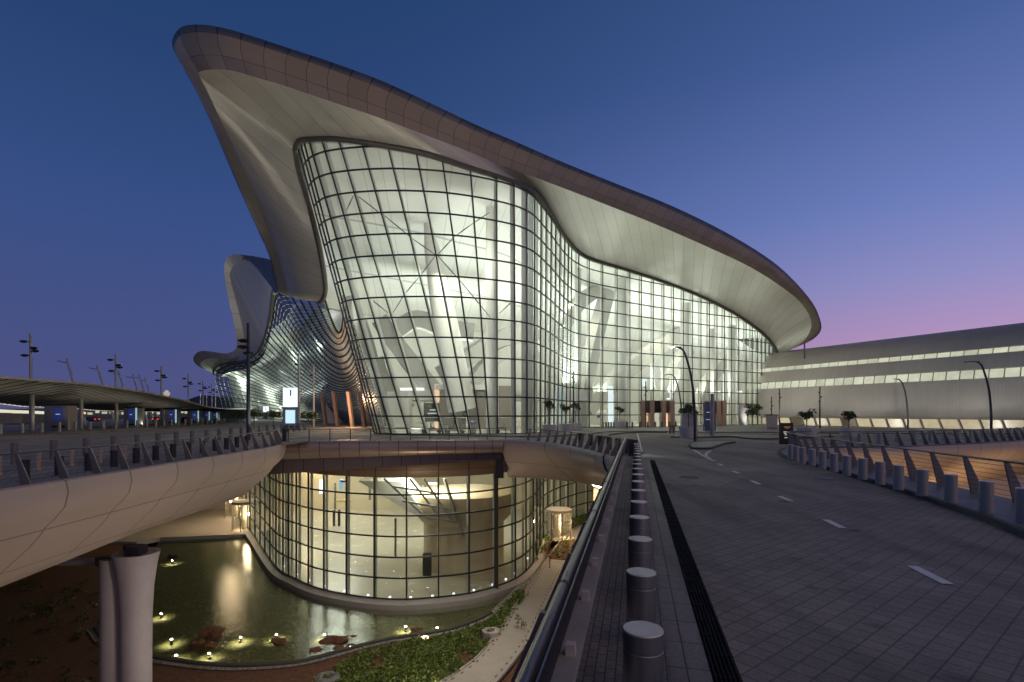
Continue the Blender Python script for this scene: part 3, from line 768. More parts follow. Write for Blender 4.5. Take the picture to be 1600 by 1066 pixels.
# drum with a leaning collar, a stair cased in glass, a door
drum = MB().lathe([(4.9, LG + .07), (4.9, LG + 5.6), (5.1, LG + 5.8), (5.2, LG + 7.2)], (-5.9, 64.5, 0), 48).build('stair_drum', 'drum', term, smooth=True, angle=40)
MB().lathe([(5.25, LG + 5.7), (6.1, LG + 6.6), (6.4, LG + 8.2), (6.2, LG + 9.0), (5.9, LG + 9.0)], (-5.9, 64.5, 0), 48).build('drum_collar', 'drum', drum, smooth=True, angle=40)
dq = at(668, 895, 60); MB().box((dq.x, 59.75, LG + 1.35), (.95, .5, 2.5)).build('door', 'dsteel', drum)
esc = MB(); A = [at(560, 752, 60), at(625, 752, 60), at(675, 812, 60), at(720, 822, 60)]
esc.add([A[0], A[1], A[2] + V((0, 0, -.4)), at(640, 800, 60)] + [q + V((0, 6, 0)) for q in (A[0], A[1], A[2], at(640, 800, 60))], [(0, 1, 2, 3), (4, 7, 6, 5), (0, 4, 5, 1), (1, 5, 6, 2)])
esc.build('stair_flank', 'white', term)
er = MB()
for a, b in (((600, 748), (662, 806)), ((640, 748), (690, 812)), ((662, 748), (707, 815)), ((694, 748), (724, 838))): er.bar([at(*a, 57.5), at(*b, 58.5)], .16 if a[0] != 694 else .6, .22)
for a, b in (((612, 760), (690, 772)), ((628, 783), (700, 795)), ((655, 806), (712, 816))): er.bar([at(*a, 57.5), at(*b, 58)], .16, .2)
er.build('stair_glazing_bar', 'galv', term)
inb = [(536, 752, 6, 3, 66, 'screenb'), (502, 760, 5, 22, 70, 'lightw'), (533, 757, 5, 16, 72, 'cyan'), (537, 783, 24, 4, 66, 'yellow'), (524, 775, 1.6, 42, 70, 'galv'), (578, 770, 3, 22, 78, 'fins'), (618, 840, 2.4, 60, 66, 'fins'), (676, 756, 14, 4, 63, 'lightw'), (660, 760, 3, 3, 64, 'yellow'), (586, 752, 30, 5, 88, 'screenw'), (530, 812, 3, 30, 86, 'dsteel'), (522, 812, 3, 30, 86, 'dsteel')]
for px, py, w, h, d, mat in inb:
    q = at(px, py, d); MB().box(q, (w * d / FP, .4, h * d / FP)).build('lit_fitting' if mat not in ('galv', 'fins', 'dsteel') else 'inner_post', mat, term)
for i in range(16):
    bi = int((2 + i * .62) * 24); q = GP2[bi]; tdir = (GP2[bi + 1] - GP2[bi - 1]).normalized(); nn = V((-tdir.y, tdir.x, 0))
    MB().box(q + nn * 1.1 + V((0, 0, .15)), (.22, .22, .12)).build('floor_light', 'lightw', term)
for q in ((-9, 66), (-22, 70), (-14, 84), (-30, 84)):
    MB().box((*q, ZT - .12), (9, .8, .1)).build('ceiling_light', 'strip', term)

# interior lights: uplighters in the halls, downlights below
for x, y, e_ in ((4, 83, .9), (15, 105, .8), (-14, 108, 1.15), (16, 112, .95), (40, 122, .75), (56, 130, .5)):
    lamp('hall_uplight', 'AREA', (x, y, 7.2), 5900 * e_, (.93, 1, .93), 9, aim=(x, y, 30))
for x, y in ((-8, 72), (10, 100), (35, 118)):
    lamp('hall_downlight', 'AREA', (x, y, 23), 2200, (1, .96, .80), 6, aim=(x, y, 0))
for x, y in ((-10, 62), (-24, 72), (-8, 82), (-30, 90)):
    lamp('lower_downlight', 'AREA', (x, y, ZT - .3), 1500, (1, .97, .83), 7, aim=(x, y, LG))
for px, py, d, e_ in ((362, 600, 226, 60000), (395, 620, 205, 60000), (430, 630, 180, 42000), (430, 560, 165, 22000), (480, 540, 135, 10000), (520, 590, 108, 5000), (470, 500, 112, 5000), (500, 640, 140, 6000)):
    q = at(px, py, d) + V((1.4, 2.6, 0)); lamp('side_hall_light', 'POINT', q, e_ * .14, (.92, 1, .90), .8)
for x, y, z, p_ in ((-8, 64.5, 8, 500), (-6, 62.5, 21, 900), (-12, 66, 15, 500), (26, 95, 9, 600), (42, 106, 8, 400)):
    lamp('column_fill_light', 'AREA', (x, y, z), p_, (.97, 1, .9), 4, aim=(x + 2, y + 20, z + 2))  # added fill facing inwards, unseen from outside, to brighten the hall columns
lamp('side_entry_light', 'POINT', vert(545, 90, 5), 2600, (1, .6, .36), .6)

# floodlights in the forecourt that wash the underside of the roof
for x, y, ax, ay, az, p in ((-24, 50, -22, 52, 34, 4000), (-9, 49, -8, 55, 32, 8000), (6, 56, 8, 66, 32, 12000), (14, 64, 14, 74, 30, 13000), (26, 74, 26, 86, 27, 13000), (40, 86, 41, 95, 23, 9000), (50, 94, 53, 103, 19, 5000), (-27, 66, -31, 68, 26, 5000)):
    lamp('roof_wash', 'SPOT', (x, y, .4), p * (.42 if x < 0 else .33), (1, .95, .80), .15, aim=(ax, ay, az), spot=100, blend=.8)

for x, y, z, ax, ay, az, p, an in ((-36, 6, 12, -20, 50, 36, 16000, 40), (-20, 4, 12, 8, 63, 32, 22000, 44), (13.9, 45.8, 8.2, 38, 82, 26, 12000, 70), (30, 20, 12, 50, 92, 23, 30000, 40)):
    lamp('fascia_fill_spot', 'SPOT', (x, y, z), p, (1, .80, .62), .2, aim=(ax, ay, az), spot=an, blend=.9)  # spots without fixtures, added to brighten the roof fascia
lamp('roof_wash', 'SPOT', (-36, 80, 8), 280000, (1, .93, .78), .2, aim=(-88, 172, 44), spot=27, blend=.8)  # floating spot added to brighten the second roof wave

# ------------------------------------------------------------------ bridges and deck edges
lb = thing('road_bridge', 'pale curved road bridge on a flared pier beside the dark garden', 'bridge', (-18, 20, 0))
def belly(z): return lambda s: (4.2, z(s)) 
profL = [(0, .02), (-.16, -.05), (-.24, -.5), (-.12, -1.05), (.25, -1.5), (.62, -1.85), (.85, -2.2), (1.2, -2.6), (2.6, -3.9), lambda s: (4.4, -5.3 + max(0, s - .55) * 3.0), lambda s: (5.2, -5.5 + max(0, s - .55) * 3.0), (30, -5.2)]
sweep(left_edge, profL, -1, 3.6, 2.4).build('fascia', 'grc', lb, smooth=True, angle=50)
dk = thing('entrance_deck', 'brown panelled deck edge that crosses below the big glass bay', 'deck', (-10, 48, 0))
sweep([(-20.9, 47.15)] + xy(deck_edge), [(0, .02), (-.28, -.08), (-.45, -.5), (-.42, -.9), (-.2, -1.2), lambda s: (.15, -1.62 + .4 * s)], -1, 1.75, 1).build('edge_roll', 'deckedge', dk, smooth=True, angle=60)
sweep([(-22.4, 46.95)] + xy(deck_edge), [lambda s: (.35, -1.6 + .4 * s), lambda s: (.32, -3.0 + 1.05 * s), lambda s: (1.6, -3.05 + 1.05 * s)], -1, 1.75, 1).build('recessed_band', 'deckband', dk)  # recessed band in a darker panel tone
bk = offs(GP, .35)
bkr = [p for p in bk if p.y < 66 and p.x < 2.5]
bt = [V((p.x, p.y, -1.8)) for p in bkr]
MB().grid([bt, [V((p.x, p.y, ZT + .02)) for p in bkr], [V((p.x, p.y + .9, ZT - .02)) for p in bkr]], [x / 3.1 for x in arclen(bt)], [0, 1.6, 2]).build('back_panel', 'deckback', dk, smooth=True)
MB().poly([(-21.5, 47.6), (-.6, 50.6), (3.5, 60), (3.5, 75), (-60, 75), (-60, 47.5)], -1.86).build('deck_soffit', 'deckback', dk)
MB().box((-1.2, 50.7, -2.75), (.8, .55, 1.9)).build('joint_block', 'deckband', dk)

ob = thing('access_bridge', 'paved access bridge with a smooth beige belly and steel railing', 'bridge', (2, 10, 0))
profO = [(0, .02), (-.14, -.05), (-.2, -.4), (-.1, -.85), (.25, -1.3), (.8, -1.75), (1.6, -2.3), (2.7, -2.9), (3.6, -3.4), (4.4, -3.7), (8, -3.8)]
def easein(a, z):
    def f(s):
        t_ = min(1, .25 + s / .2); k = t_ * t_ * (3 - 2 * t_); return ((a if a < 0 else a * (.1 + .9 * k)), z)
    return f
sweep(our_edge, [easein(*q) for q in profO], -1, 6, 3).build('fascia', 'grc', ob, smooth=True, angle=60)
# expansion joint that crosses the fascia
ji = 22; jp_ = our_edge[ji]; jt = (our_edge[ji + 1] - our_edge[ji - 1]).normalized(); jn = V((jt.y, -jt.x, 0)) * -1
MB().bar([jp_ + jn * (a - .03) + V((0, 0, b - .02)) + jt * k for (a, b), k in zip(profO[:10], (0, 0, .1, .3, .6, 1.0, 1.5, 2.1, 2.7, 3.3))], .12, .1).build('expansion_joint', 'seam', ob)
sweep(right_edge, [(0, .02), (-.15, -.05), (-.2, -.45), (-.05, -.95), (.4, -1.5), (1.1, -2.1), (2.4, -3.0), (4.6, -4.4), (7.5, -4.9)], -1, 3.4, 2.2).build('fascia', 'grc', ob, smooth=True, angle=60)

# abutments under the decks
ab = thing('abutment', 'orange lit concrete abutment wall behind the revolving door', 'wall', (9, 78, LG))
MB().box((16.2, 74, (LG - 2 - 3.8) / 2), (9, 14, -1.8 - LG), rz=R(-10)).build('wall', 'beige', ab)
ab2 = thing('underpass_wall', 'orange lit wall below the far bridge edge beyond the bollards', 'wall', (45, 60, LG))
aw = cr([(18, 48), (30, 49.5), (44, 54), (62, 63), (90, 80)], 4)
MB().grid([[V((p.x, p.y, -4.6)) for p in aw], [V((p.x, p.y, LG - 1.5)) for p in aw]], [x / 3 for x in arclen(aw)], [0, 4]).build('wall', 'beige', ab2)

pier = thing('bridge_pier', 'pale flared concrete pier holding up the road bridge', 'pier', (-22.6, 30.8, LG))
P = [(.78, LG - .5), (.78, -11.5), (.80, -9.2), (.88, -7.6), (1.05, -6.3), (1.2, -5.6), (1.0, -5.6), (.9, -5.75)]
MB().lathe(P, (-22.05, 30.8, 0), 28).build('column', 'pier', pier, smooth=True, angle=40)
MB().lathe([(.78, LG - .5), (.78, -11.5), (.78, -9), (.8, -7.4), (.8, -6)], (-23.55, 31.2, 0), 28).build('column', 'pier', pier, smooth=True, angle=40)
MB().box((-22.6, 31.4, -10.6), (1.0, .5, 10.6)).build('dark_gap', 'seam', pier)  # black box stands in for the dark, shaded gap between the columns
MB().box((-22.05, 30.8, -5.45), (.8, .8, .5)).build('bearing', 'dsteel', pier)
MB().tube([(-31, 32.2, -6.6), (-24.6, 31.6, -6.35)], .22, 8).build('drain_pipe', 'galv', pier)
MB().box((-23.6, 31.0, -6.15), (1.7, .5, .5)).build('bracket', 'dsteel', pier)

# ------------------------------------------------------------------ ground, garden, pond
struct('ground', MB().poly([(-240, -40), (200, -40), (200, 200), (-240, 200)], LG - 1.2), 'soil')
struct('far_ground', MB().poly([(-9000, 330), (9000, 330), (9000, 14000), (-9000, 14000)], -1.0), 'land')
struct('far_ground', MB().poly([(-9000, -40), (-240, -40), (-240, 330), (-9000, 330)], -1.0), 'land')
struct('far_ground', MB().poly([(200, -40), (9000, -40), (9000, 330), (200, 330)], -1.0), 'land')
pond_near = [gnd(px, py, WL) for px, py in ((150, 985), (170, 1008), (235, 1031), (340, 1045), (420, 1044), (480, 1037), (545, 1019), (610, 1003), (700, 989), (760, 966), (788, 944), (812, 922))]
pond_near = cr(pond_near, 3)
pond = xy(pond_near) + [(1.6, 60), (-2, 62), (-20, 70), (-38, 84), (-50, 80.5)] + xy([gnd(250, 846, WL), gnd(236, 862, WL), gnd(190, 900, WL), gnd(160, 945, WL)])
struct('pond_bed', MB().poly(pond, WL - .45), 'pebble')
struct('water', MB().poly(pond, WL), 'water')
# soil banks round the pond, path, plaza by the doors
sb = MB()
bank = [(p.x, p.y) for p in pond_near]
sb.poly(bank[::-1] + [(-60, bank[0][1]), (-60, 12), (10, 12), (10, 60), (bank[-1][0], bank[-1][1])], LG - .28)
struct('garden_soil', sb, 'soil')
struct('garden_soil', MB().poly([(-120, 38), (gnd(150, 985, WL).x, gnd(150, 985, WL).y), (gnd(160, 945, WL).x, gnd(160, 945, WL).y), (gnd(190, 900, WL).x, gnd(190, 900, WL).y), (gnd(236, 862, WL).x, gnd(236, 862, WL).y), (-54, 76), (-120, 76)], LG - .3), 'soil')
kb = MB(); kb.bar([V((p.x, p.y, LG - .22)) for p in pond_near], .35, .3); struct('pond_kerb', kb, 'kerbd')
gs = MB(); gv = offs([V((p.x, p.y, 0)) for p in pond_near], .65); gs.grid([[V((p.x, p.y, LG - .24)) for p in pond_near], [V((p.x, p.y, LG - .2)) for p in gv]]); struct('gravel', gs, 'gravel')
struct('entry_paving', MB().poly([(-54, 75.5), xy([gnd(250, 845, WL)])[0], (-38.6, 80.8), (-36, 84), (-36, 118), (-90, 118), (-90, 76)], LG + .02, .6), 'concrete')
pl = cr([gnd(*q, LG) for q in ((930, 800), (880, 842), (858, 871), (836, 902), (806, 944), (781, 984), (745, 1028), (690, 1066), (600, 1110), (470, 1160))], 4)
pr = cr([gnd(*q, LG) for q in ((985, 800), (935, 836), (893, 873), (872, 905), (847, 958), (822, 1006), (788, 1052), (745, 1096), (660, 1150), (520, 1210))], 4)
pt = MB(); pt.grid([[p + V((0, 0, .03)) for p in pl], [p + V((0, 0, .03)) for p in pr]]); struct('path', pt, 'concrete')
pk_ = MB(); pk_.bar([p + V((0, 0, .02)) for p in pl], .16, .22); pk_.bar([p + V((0, 0, .02)) for p in pr], .16, .22); struct('path_kerb', pk_, 'concrete')
sd = MB()
for P_ in (offs(pl, -.35), offs(pr, .35)):
    L = arclen(P_)[-1]; k = 0
    while k < L:
        q, td = along(P_, k); sd.box(q + V((0, 0, .045)), (.07, .3, .02), rz=atan2(-td.x, td.y)); k += 1.0
struct('path_drain_slot', sd, 'seam')
gvl = MB(); gvl.poly(xy([gnd(*q, LG) for q in ((838, 893), (812, 913), (798, 926), (768, 955), (775, 962), (800, 938), (826, 912), (848, 884))]), LG + .02); struct('gravel', gvl, 'gravel')
# planting beds by the right door
bedA = [gnd(*q, LG) for q in ((836, 842), (868, 838), (836, 884), (834, 870))]; bedB = [gnd(*q, LG) for q in ((874, 846), (905, 843), (884, 876), (857, 874))]; bedC = [gnd(*q, LG) for q in ((896, 812), (918, 806), (918, 818), (896, 824))]
for b_ in (bedA, bedB, bedC):
    struct('garden_soil', MB().poly(xy(b_), LG + .08, .2), 'soil')
def leaf_cloud(mb, c, rx, rz, n_, size, flat=.6):
    for _ in range(n_):
        a = random.random() * 2 * pi; u = random.random() ** .5; h = random.random()
        p = V((c[0] + rx * u * cos(a), c[1] + rx * u * sin(a), c[2] + rz * h * (1 - .45 * u * u)))
        s = size * random.uniform(.6, 1.3); d = V((random.gauss(0, 1), random.gauss(0, 1), random.gauss(0, flat) + .25)).normalized()
        e_ = d.cross(V((random.gauss(0, 1), random.gauss(0, 1), random.gauss(0, 1)))).normalized()
        mb.add([p - d * s * .5, p + e_ * s * .28, p + d * s * .55, p - e_ * s * .28], [(0, 1, 2, 3)])
def inside(p, poly):
    c = False; n_ = len(poly)
    for i in range(n_):
        a, b = poly[i], poly[i - 1]
        if (a[1] > p[1]) != (b[1] > p[1]) and p[0] < (b[0] - a[0]) * (p[1] - a[1]) / (b[1] - a[1]) + a[0]: c = not c
    return c
gcov = xy([gnd(*q, LG) for q in ((812, 925), (822, 930), (806, 948), (778, 986), (742, 1030), (688, 1068), (590, 1100), (470, 1105), (500, 1062), (560, 1022), (620, 1008), (700, 994), (765, 972))])
sg = MB(); cnt = 0
xs = [p[0] for p in gcov]; ys = [p[1] for p in gcov]
while cnt < 1050:
    p = (random.uniform(min(xs), max(xs)), random.uniform(min(ys), max(ys)))
    if inside(p, gcov) and noise.noise(V((p[0] * .45, p[1] * .45, 3))) > -.32:
        leaf_cloud(sg, (p[0], p[1], LG - .25), random.uniform(.3, .6), random.uniform(.45, .9), 26, .24); cnt += 1
tag(sg.build('ground_cover', 'leaf'), 'low leafy green ground cover between the pond and the path', 'ground cover', kind='stuff')
sg = MB()
for b_ in (bedA, bedB, bedC):
    q = xy(b_); xs = [p[0] for p in q]; ys = [p[1] for p in q]; k = 0
    while k < (90 if b_ is not bedB else 60):
        p = (random.uniform(min(xs), max(xs)), random.uniform(min(ys), max(ys)))
        if inside(p, q): leaf_cloud(sg, (p[0], p[1], LG + .05), .12, random.uniform(.5, 1.1), 7 if b_ is not bedB else 6, .3, 1.8); k += 1
tag(sg.build('seedling_leaves', 'sprout'), 'thin green seedlings growing in the red soil beds by the door', 'seedlings', kind='stuff')
sg = MB()
for _ in range(260):
    p = (random.uniform(-60, -24), random.uniform(26, 60))
    if not inside(p, pond): leaf_cloud(sg, (p[0], p[1], LG - .3), .5, random.uniform(.3, .8), 14, .3)
tag(sg.build('undergrowth', 'leafd'), 'sparse dark undergrowth on the shaded red soil', 'undergrowth', kind='stuff')

def rock(name, q, r, label, seed):
    bm = bmesh.new(); bmesh.ops.create_icosphere(bm, subdivisions=3, radius=1)
    for v in bm.verts:
        r = r if not seed is None else r; k = .82 + .45 * noise.noise(v.co * 1.3 + V((seed * 7.1, 0, 0))) + .18 * noise.noise(v.co * 4 + V((0, seed * 3.3, 0)))
        v.co = V((v.co.x * r * k * 1.25, v.co.y * r * k, max(-.6, v.co.z) * r * k * .62))
    me = bpy.data.meshes.new(name); bm.to_mesh(me); bm.free(); me.materials.append(M['rock'])
    o = bpy.data.objects.new(name, me); COL.objects.link(o); o.location = q; return tag(o, label, 'rock', 'red rocks in the pond')
RK = [((333, 988), 1.0, 'largest red rock of the trio in the pond, furthest from the bank'), ((311, 1003), .62, 'mid-sized red rock of the trio in the pond, beside the pier'), ((329, 1008), .55, 'small low red rock closest to the bank in the pond trio'),
      ((436, 1001), .62, 'lone red rock with a lamp behind it, mid pond'), ((521, 1000), .95, 'wide dark rock at the centre of the pond cluster'), ((494, 1016), .58, 'flat dark rock at the near edge of the pond cluster'), ((528, 1012), .5, 'dark rock just below the wide rock in the pond'),
      ((543, 994), .3, 'tiny round rock beside the wide rock, first of a close pair'), ((553, 994), .36, 'small round rock ending the close pair in the pond'), ((549, 1009), .42, 'lit reddish rock with a lamp at its foot'), ((651, 983), .5, 'single red boulder between two lamps near the leafy bank'), ((270, 868), .55, 'red rock far across the pond under the bridge')]
for i, ((px, py), r, lab) in enumerate(RK): rock('rock', gnd(px, py, WL) + V((0, 0, -.12)), r, lab, i)
PLT = [((252, 959), 'pond lamp alone beside the bridge pier'), ((268, 999), 'pond lamp by the pier, level with the rock trio'), ((275, 1024), 'pond lamp by the pier, closest to the kerb'), ((327, 1021), 'pond lamp just below the rock trio'),
       ((334, 979), 'pond lamp shining behind the largest rock of the trio'), ((376, 996), 'pond lamp between the rock trio and the lone rock'), ((432, 992), 'pond lamp right behind the lone red rock'), ((507, 992), 'pond lamp behind the wide rock of the cluster'), ((547, 1016), 'pond lamp at the foot of the lit reddish rock'),
       ((478, 1034), 'pond lamp at the kerb below the rock cluster'), ((634, 979), 'pond lamp beside the single red boulder, cluster side'), ((683, 981), 'pond lamp beside the single red boulder, path side'), ((664, 1000), 'bright pond lamp at the edge of the leafy bank'), ((269, 876), 'pond lamp far across under the bridge')]
for (px, py), lab in PLT:
    q = gnd(px, py, WL); L = thing('pond_light', lab, 'lamp', q, group='underwater lamps in the pond')
    MB().lathe([(.1, -.45), (.1, -.05), (.12, -.03), (.12, -.01)], q, 10).build('housing', 'dsteel', L)
    MB().lathe([(.09, .0), (.07, .025), (.03, .035), (.01, .036)], q, 10).build('lens', 'led', L, smooth=True)
    lamp('pond_lamp_glow', 'SPOT', q + V((0, -.04, .45)), 300 if px != 664 else 520, (1, .88, .64), .05, aim=q + V((0, -.02, -1)), spot=125, blend=1)
oc = gnd(767, 992, LG); o_ = thing('stone_seat', 'octagonal stone ring seat beside the garden path', 'seat', oc)
MB().lathe([(.75, -.3), (.78, .38), (.66, .42), (.40, .42), (.34, .3), (.34, .1)], oc, 8).build('ring', 'concrete', o_)
MB().lathe([(.3, .1), (.28, .24), (.02, .26)], oc, 8).build('centre', 'kerbd', o_)
q = gnd(512, 1064, LG); o_ = thing('stone_seat', 'grey octagonal stone seat half hidden by the leafy ground cover', 'seat', q)
MB().lathe([(.85, -.3), (.88, .3), (.74, .36), (.45, .36), (.38, .2)], q, 8).build('ring', 'kerb', o_)
for (px, py), h, lab in (((814, 984), 1.3, 'small leafy sapling at the path edge near the railing'), ((826, 1022), 1.0, 'low leafy plant on the red soil near the railing')):
    q = gnd(px, py, LG); pn = thing('young_plant', lab, 'plant', q)
    s_ = MB()
    for k in range(4): s_.tube([q, q + V((random.uniform(-.3, .3), random.uniform(-.3, .3), h * random.uniform(.6, 1)))], [.02, .008], 5)
    s_.build('stem', 'bark', pn); l_ = MB()
    for k in range(6): leaf_cloud(l_, q + V((random.uniform(-.35, .35), random.uniform(-.3, .3), random.uniform(.3, h))), .22, .3, 12, .2)
    l_.build('foliage', 'leaf', pn)
q = gnd(859, 888, LG); o_ = thing('bollard_light', 'slim grey bollard light standing on the garden path', 'bollard light', q)
MB().lathe([(.07, 0), (.07, .9)], q, 12).build('post', 'galv', o_, smooth=True, angle=40); MB().lathe([(.08, .9), (.08, 1.02), (.05, 1.05)], q, 12).build('head', 'dsteel', o_)

# revolving doors
def revolving(q, r, h, label, rz=0):
    o = thing('revolving_door', label, 'revolving door', q)
    MB().lathe([(r + .06, h), (r + .06, h + .42), (r * .96, h + .46), (.05, h + .5)], q, 32).build('canopy', 'concrete', o, smooth=True, angle=40)
    MB().lathe([(r - .02, h - .03), (.02, h - .03)], q, 32, cap=False).build('ceiling_panel', 'warm', o)
    MB().lathe([(r, .02), (r, h)], q, 32, cap=False).build('drum', 'milk', o, smooth=True)
    for k in range(3):
        a = rz + k * 2 * pi / 3; MB().box(q + V((cos(a) * r * .46, sin(a) * r * .46, h * .48)), (r * .9, .05, h * .92), rz=a).build('leaf', 'glassd', o)
    MB().lathe([(.34, .02), (.34, h)], q + V((-.1, 0, 0)), 10).build('core', 'beige', o)
    for k in range(7):
        a = R(20) + k * pi * 2 / 7; MB().box(q + V((cos(a) * r, sin(a) * r, h / 2)), (.1, .1, h)).build('post', 'fins', o)
    MB().lathe([(r + .3, .03), (r, .06), (.02, .06)], q, 32).build('threshold', 'ifloor', o)
    lamp('door_light', 'POINT', q + V((r * .4, -r * .4, h * .62)), 520, (1, .72, .42), .2)
revolving(vert(874, 78, LG), 1.85, 3.9, 'round glass revolving door beyond the red flowerbeds, lit inside', .4)
revolving(vert(383, 83.5, LG), 1.9, 4.2, 'round glass revolving door at the far corner of the pond', .9)
revolving(vert(370, 94, LG), 1.9, 4.4, 'round glass revolving door behind the one at the pond corner', .2)
for x, y, z, p_, col in ((-46, 86, -6.0, 620, (1, .70, .40)), (-38, 98, -6, 700, (1, .72, .42)), (7.5, 76, -6, 420, (1, .74, .46)), (10, 66, -7, 380, (1, .68, .40))):
    lamp('under_deck_light', 'AREA', (x, y, z), p_, col, 2.2, aim=(x, y, LG))
lamp('fascia_wash', 'SPOT', (-1, 34, LG + .3), 3000, (1, .80, .66), .3, aim=(-18, 36, -3), spot=95)
lamp('fascia_wash', 'SPOT', (-5, 20, LG + .3), 3200, (1, .80, .68), .3, aim=(-20, 22, -2), spot=95)
lamp('fascia_wash', 'SPOT', (-8, 45.5, LG + .3), 2200, (1, .72, .46), .3, aim=(-9, 48, -2), spot=110)
lamp('fascia_wash', 'SPOT', (-1.5, 44, LG + .3), 600, (1, .72, .46), .3, aim=(4, 43, -3), spot=70)
lamp('fascia_wash', 'SPOT', (24, 30, LG + .3), 9000, (1, .60, .30), .3, aim=(40, 47, -4), spot=110)
lamp('fascia_wash', 'SPOT', (34, 40, LG + .3), 9000, (1, .60, .30), .3, aim=(48, 58, -7), spot=120)
for x, y in ((-3, 30), (1, 40), (-6, 18)): lamp('garden_fill_spot', 'SPOT', (x, y, -4.6), 1900, (1, .88, .66), .2, aim=(x - 7, y + 4, LG), spot=130, blend=.9)  # unseen spots added below the bridge to brighten garden and pond
# cove light at the springing of the deck
MB().bar([at(925, 756, 57), at(943, 763, 56)], .3, .18).build('cove_light', 'led', ob)

# ------------------------------------------------------------------ the low wing
wing = thing('concourse_wing', 'long low pale concourse wing with three bands of lit windows', 'building', (62, 92, 0))
WP = [V((51.5, 114.5, 0)), V((54, 109, 0)), V((58.5, 99.5, 0)), V((64, 87.5, 0)), V((70.5, 73.5, 0)), V((78, 57, 0)), V((84, 44, 0))]
WPd = cr(WP, 6); L_ = arclen(WPd)[-1]
profW = [(.55, -.05), (.45, .15)]
def wsec(pf, name, mat, pw=.42, ph=3, smooth=True): return sweep(WPd, pf, -1, pw, ph).build(name, mat, wing, smooth=smooth)
endf = lambda a, z: (lambda s: (a, z))
wsec([(0.5, 1.55), (0, 1.62), (-.55, 2.1), (-1.0, 3.6), (-1.15, 5.2), (-.95, 6.7), (-.75, 7.55)], 'wall', 'wing')
wsec([(-.75, 7.55), (-.35, 7.58), (-.05, 8.95), (-.42, 9.0)], 'window_reveal', 'wing')
wsec([(-.42, 9.0), (.0, 10.1), (.45, 11.1), (.5, 11.2)], 'wall', 'wing')
wsec([(.5, 11.2), (.8, 11.22), (1.1, 12.05), (.95, 12.1)], 'window_reveal', 'wing')
wsec([(.95, 12.1), (1.7, 13.5), (3.0, 14.9), (5.5, 15.8), (9, 16.2), (22, 16.3)], 'roof', 'wing')
wsec([(1.0, -.3), (.15, -.2), (.12, .05), (.4, .12)], 'plinth', 'concrete')
wsec([(3.0, -.3), (3.0, 1.7)], 'inner_wall', 'beige')
def band(a0, z0, a1, z1, n_, name, mat, gap, slant=0.0, skip=()):
    for k in range(n_):
        if k in skip: continue
        s0 = (k + gap) / n_ * L_; s1 = (k + 1 - gap) / n_ * L_
        A, ta = along(WPd, s0); B, tb_ = along(WPd, s1); na, nb = V((ta.y, -ta.x, 0)) * -1, V((tb_.y, -tb_.x, 0)) * -1
        w = MB().add([A + na * a0 + V((0, 0, z0)), B + nb * a0 + V((0, 0, z0)), B + nb * a1 + V((0, 0, z1)) + tb_ * slant, A + na * a1 + V((0, 0, z1)) + ta * slant], [(0, 1, 2, 3)])
        o = w.build(name, mat, wing)
band(-.45, 7.62, -.14, 8.9, 44, 'window', 'winb', .05); band(.68, 11.26, .98, 12.0, 44, 'window', 'winb', .04)
band(.42, .16, .40, 1.56, 30, 'window', 'wingr', .07, -.5, skip=(4, 8))
for k in range(31):
    bar = MB(); A, ta = along(WPd, k / 30 * L_); na = V((ta.y, -ta.x, 0)) * -1; bar.bar([A + na * .3 + V((0, 0, .1)), A + na * .3 + V((0, 0, 1.6)) - ta * .5], .3, .2); bar.build('window_post', 'wing', wing)
ms = thing('roof_mast', 'thin dark mast standing on the wing roof by the big roof edge', 'mast', vert(1257, 104, 13.6)); MB().tube([vert(1257, 104, 13.3), vert(1257, 104, 16.7)], .14, 8).build('pole', 'dpole', ms)

for k in (3, 8, 13, 18, 23):
    A, ta = along(WPd, k / 26 * L_); na = V((ta.y, -ta.x, 0)) * -1; A = A - na * 11
    lamp('wing_fill_spot', 'SPOT', (A.x, A.y, .3), 1900, (1, .97, .9), .15, aim=A + na * 12 + V((0, 0, 8)), spot=120, blend=.9)  # unseen ground spots added to lighten the wing wall

# ------------------------------------------------------------------ surfaces on the decks
def strip(name, path, a, b, z, mat, thick=0.0):
    """sheet between two offsets (to the right of the way) of a plan path"""
    P = [V((p[0], p[1], 0)) for p in path]; A = offs(P, a); B = offs(P, b); mb = MB()
    mb.grid([[p + V((0, 0, z)) for p in A], [p + V((0, 0, z)) for p in B]], flip=True)
    if thick: mb.grid([[p + V((0, 0, z)) for p in B], [p + V((0, 0, z - thick)) for p in B]], flip=True); mb.grid([[p + V((0, 0, z)) for p in A], [p + V((0, 0, z - thick)) for p in A]])
    return struct(name, mb, mat)
walkline = [(bx(y) , y) for y in (-12, 0, 4, 8, 12, 18, 24, 29)]
strip('pavement', walkline, .30, 1.26, .008, 'walk'); strip('kerb', walkline, 1.26, 1.65, .012, 'slab')
dr = strip('drain_channel', walkline, 1.65, 1.93, .004, 'grate')
gb = MB()
for k in range(6):
    o_ = 1.68 + k * .044
    P = offs([V((p[0], p[1], .018)) for p in walkline], o_); gb.bar(P, .016, .03)
k = 0.0; wl3 = [V((p[0], p[1], 0)) for p in walkline]
while k < 40:
    q, td = along(wl3, k); rn = V((td.y, -td.x, 0)); gb.bar([q + rn * 1.66 + V((0, 0, .012)), q + rn * 1.92 + V((0, 0, .012))], .03, .02); k += .5
dg = thing('drain_grating', 'dark slotted steel drain grating along the road edge', 'grating', (bx(5) + 2.2, 5, 0)); gb.build('bar', 'grate', dg)
# far end of the walkway sweeps left with the deck
bend = cr([(6.1, 30.0), (5.65, 34.2), (4.9, 39), (3.6, 44.6), (1.6, 48.6), (-.9, 50.4), (-11, 48.9), (-20.6, 47.4)], 5)
strip('pavement', bend, .02, 3.0, .008, 'pave')
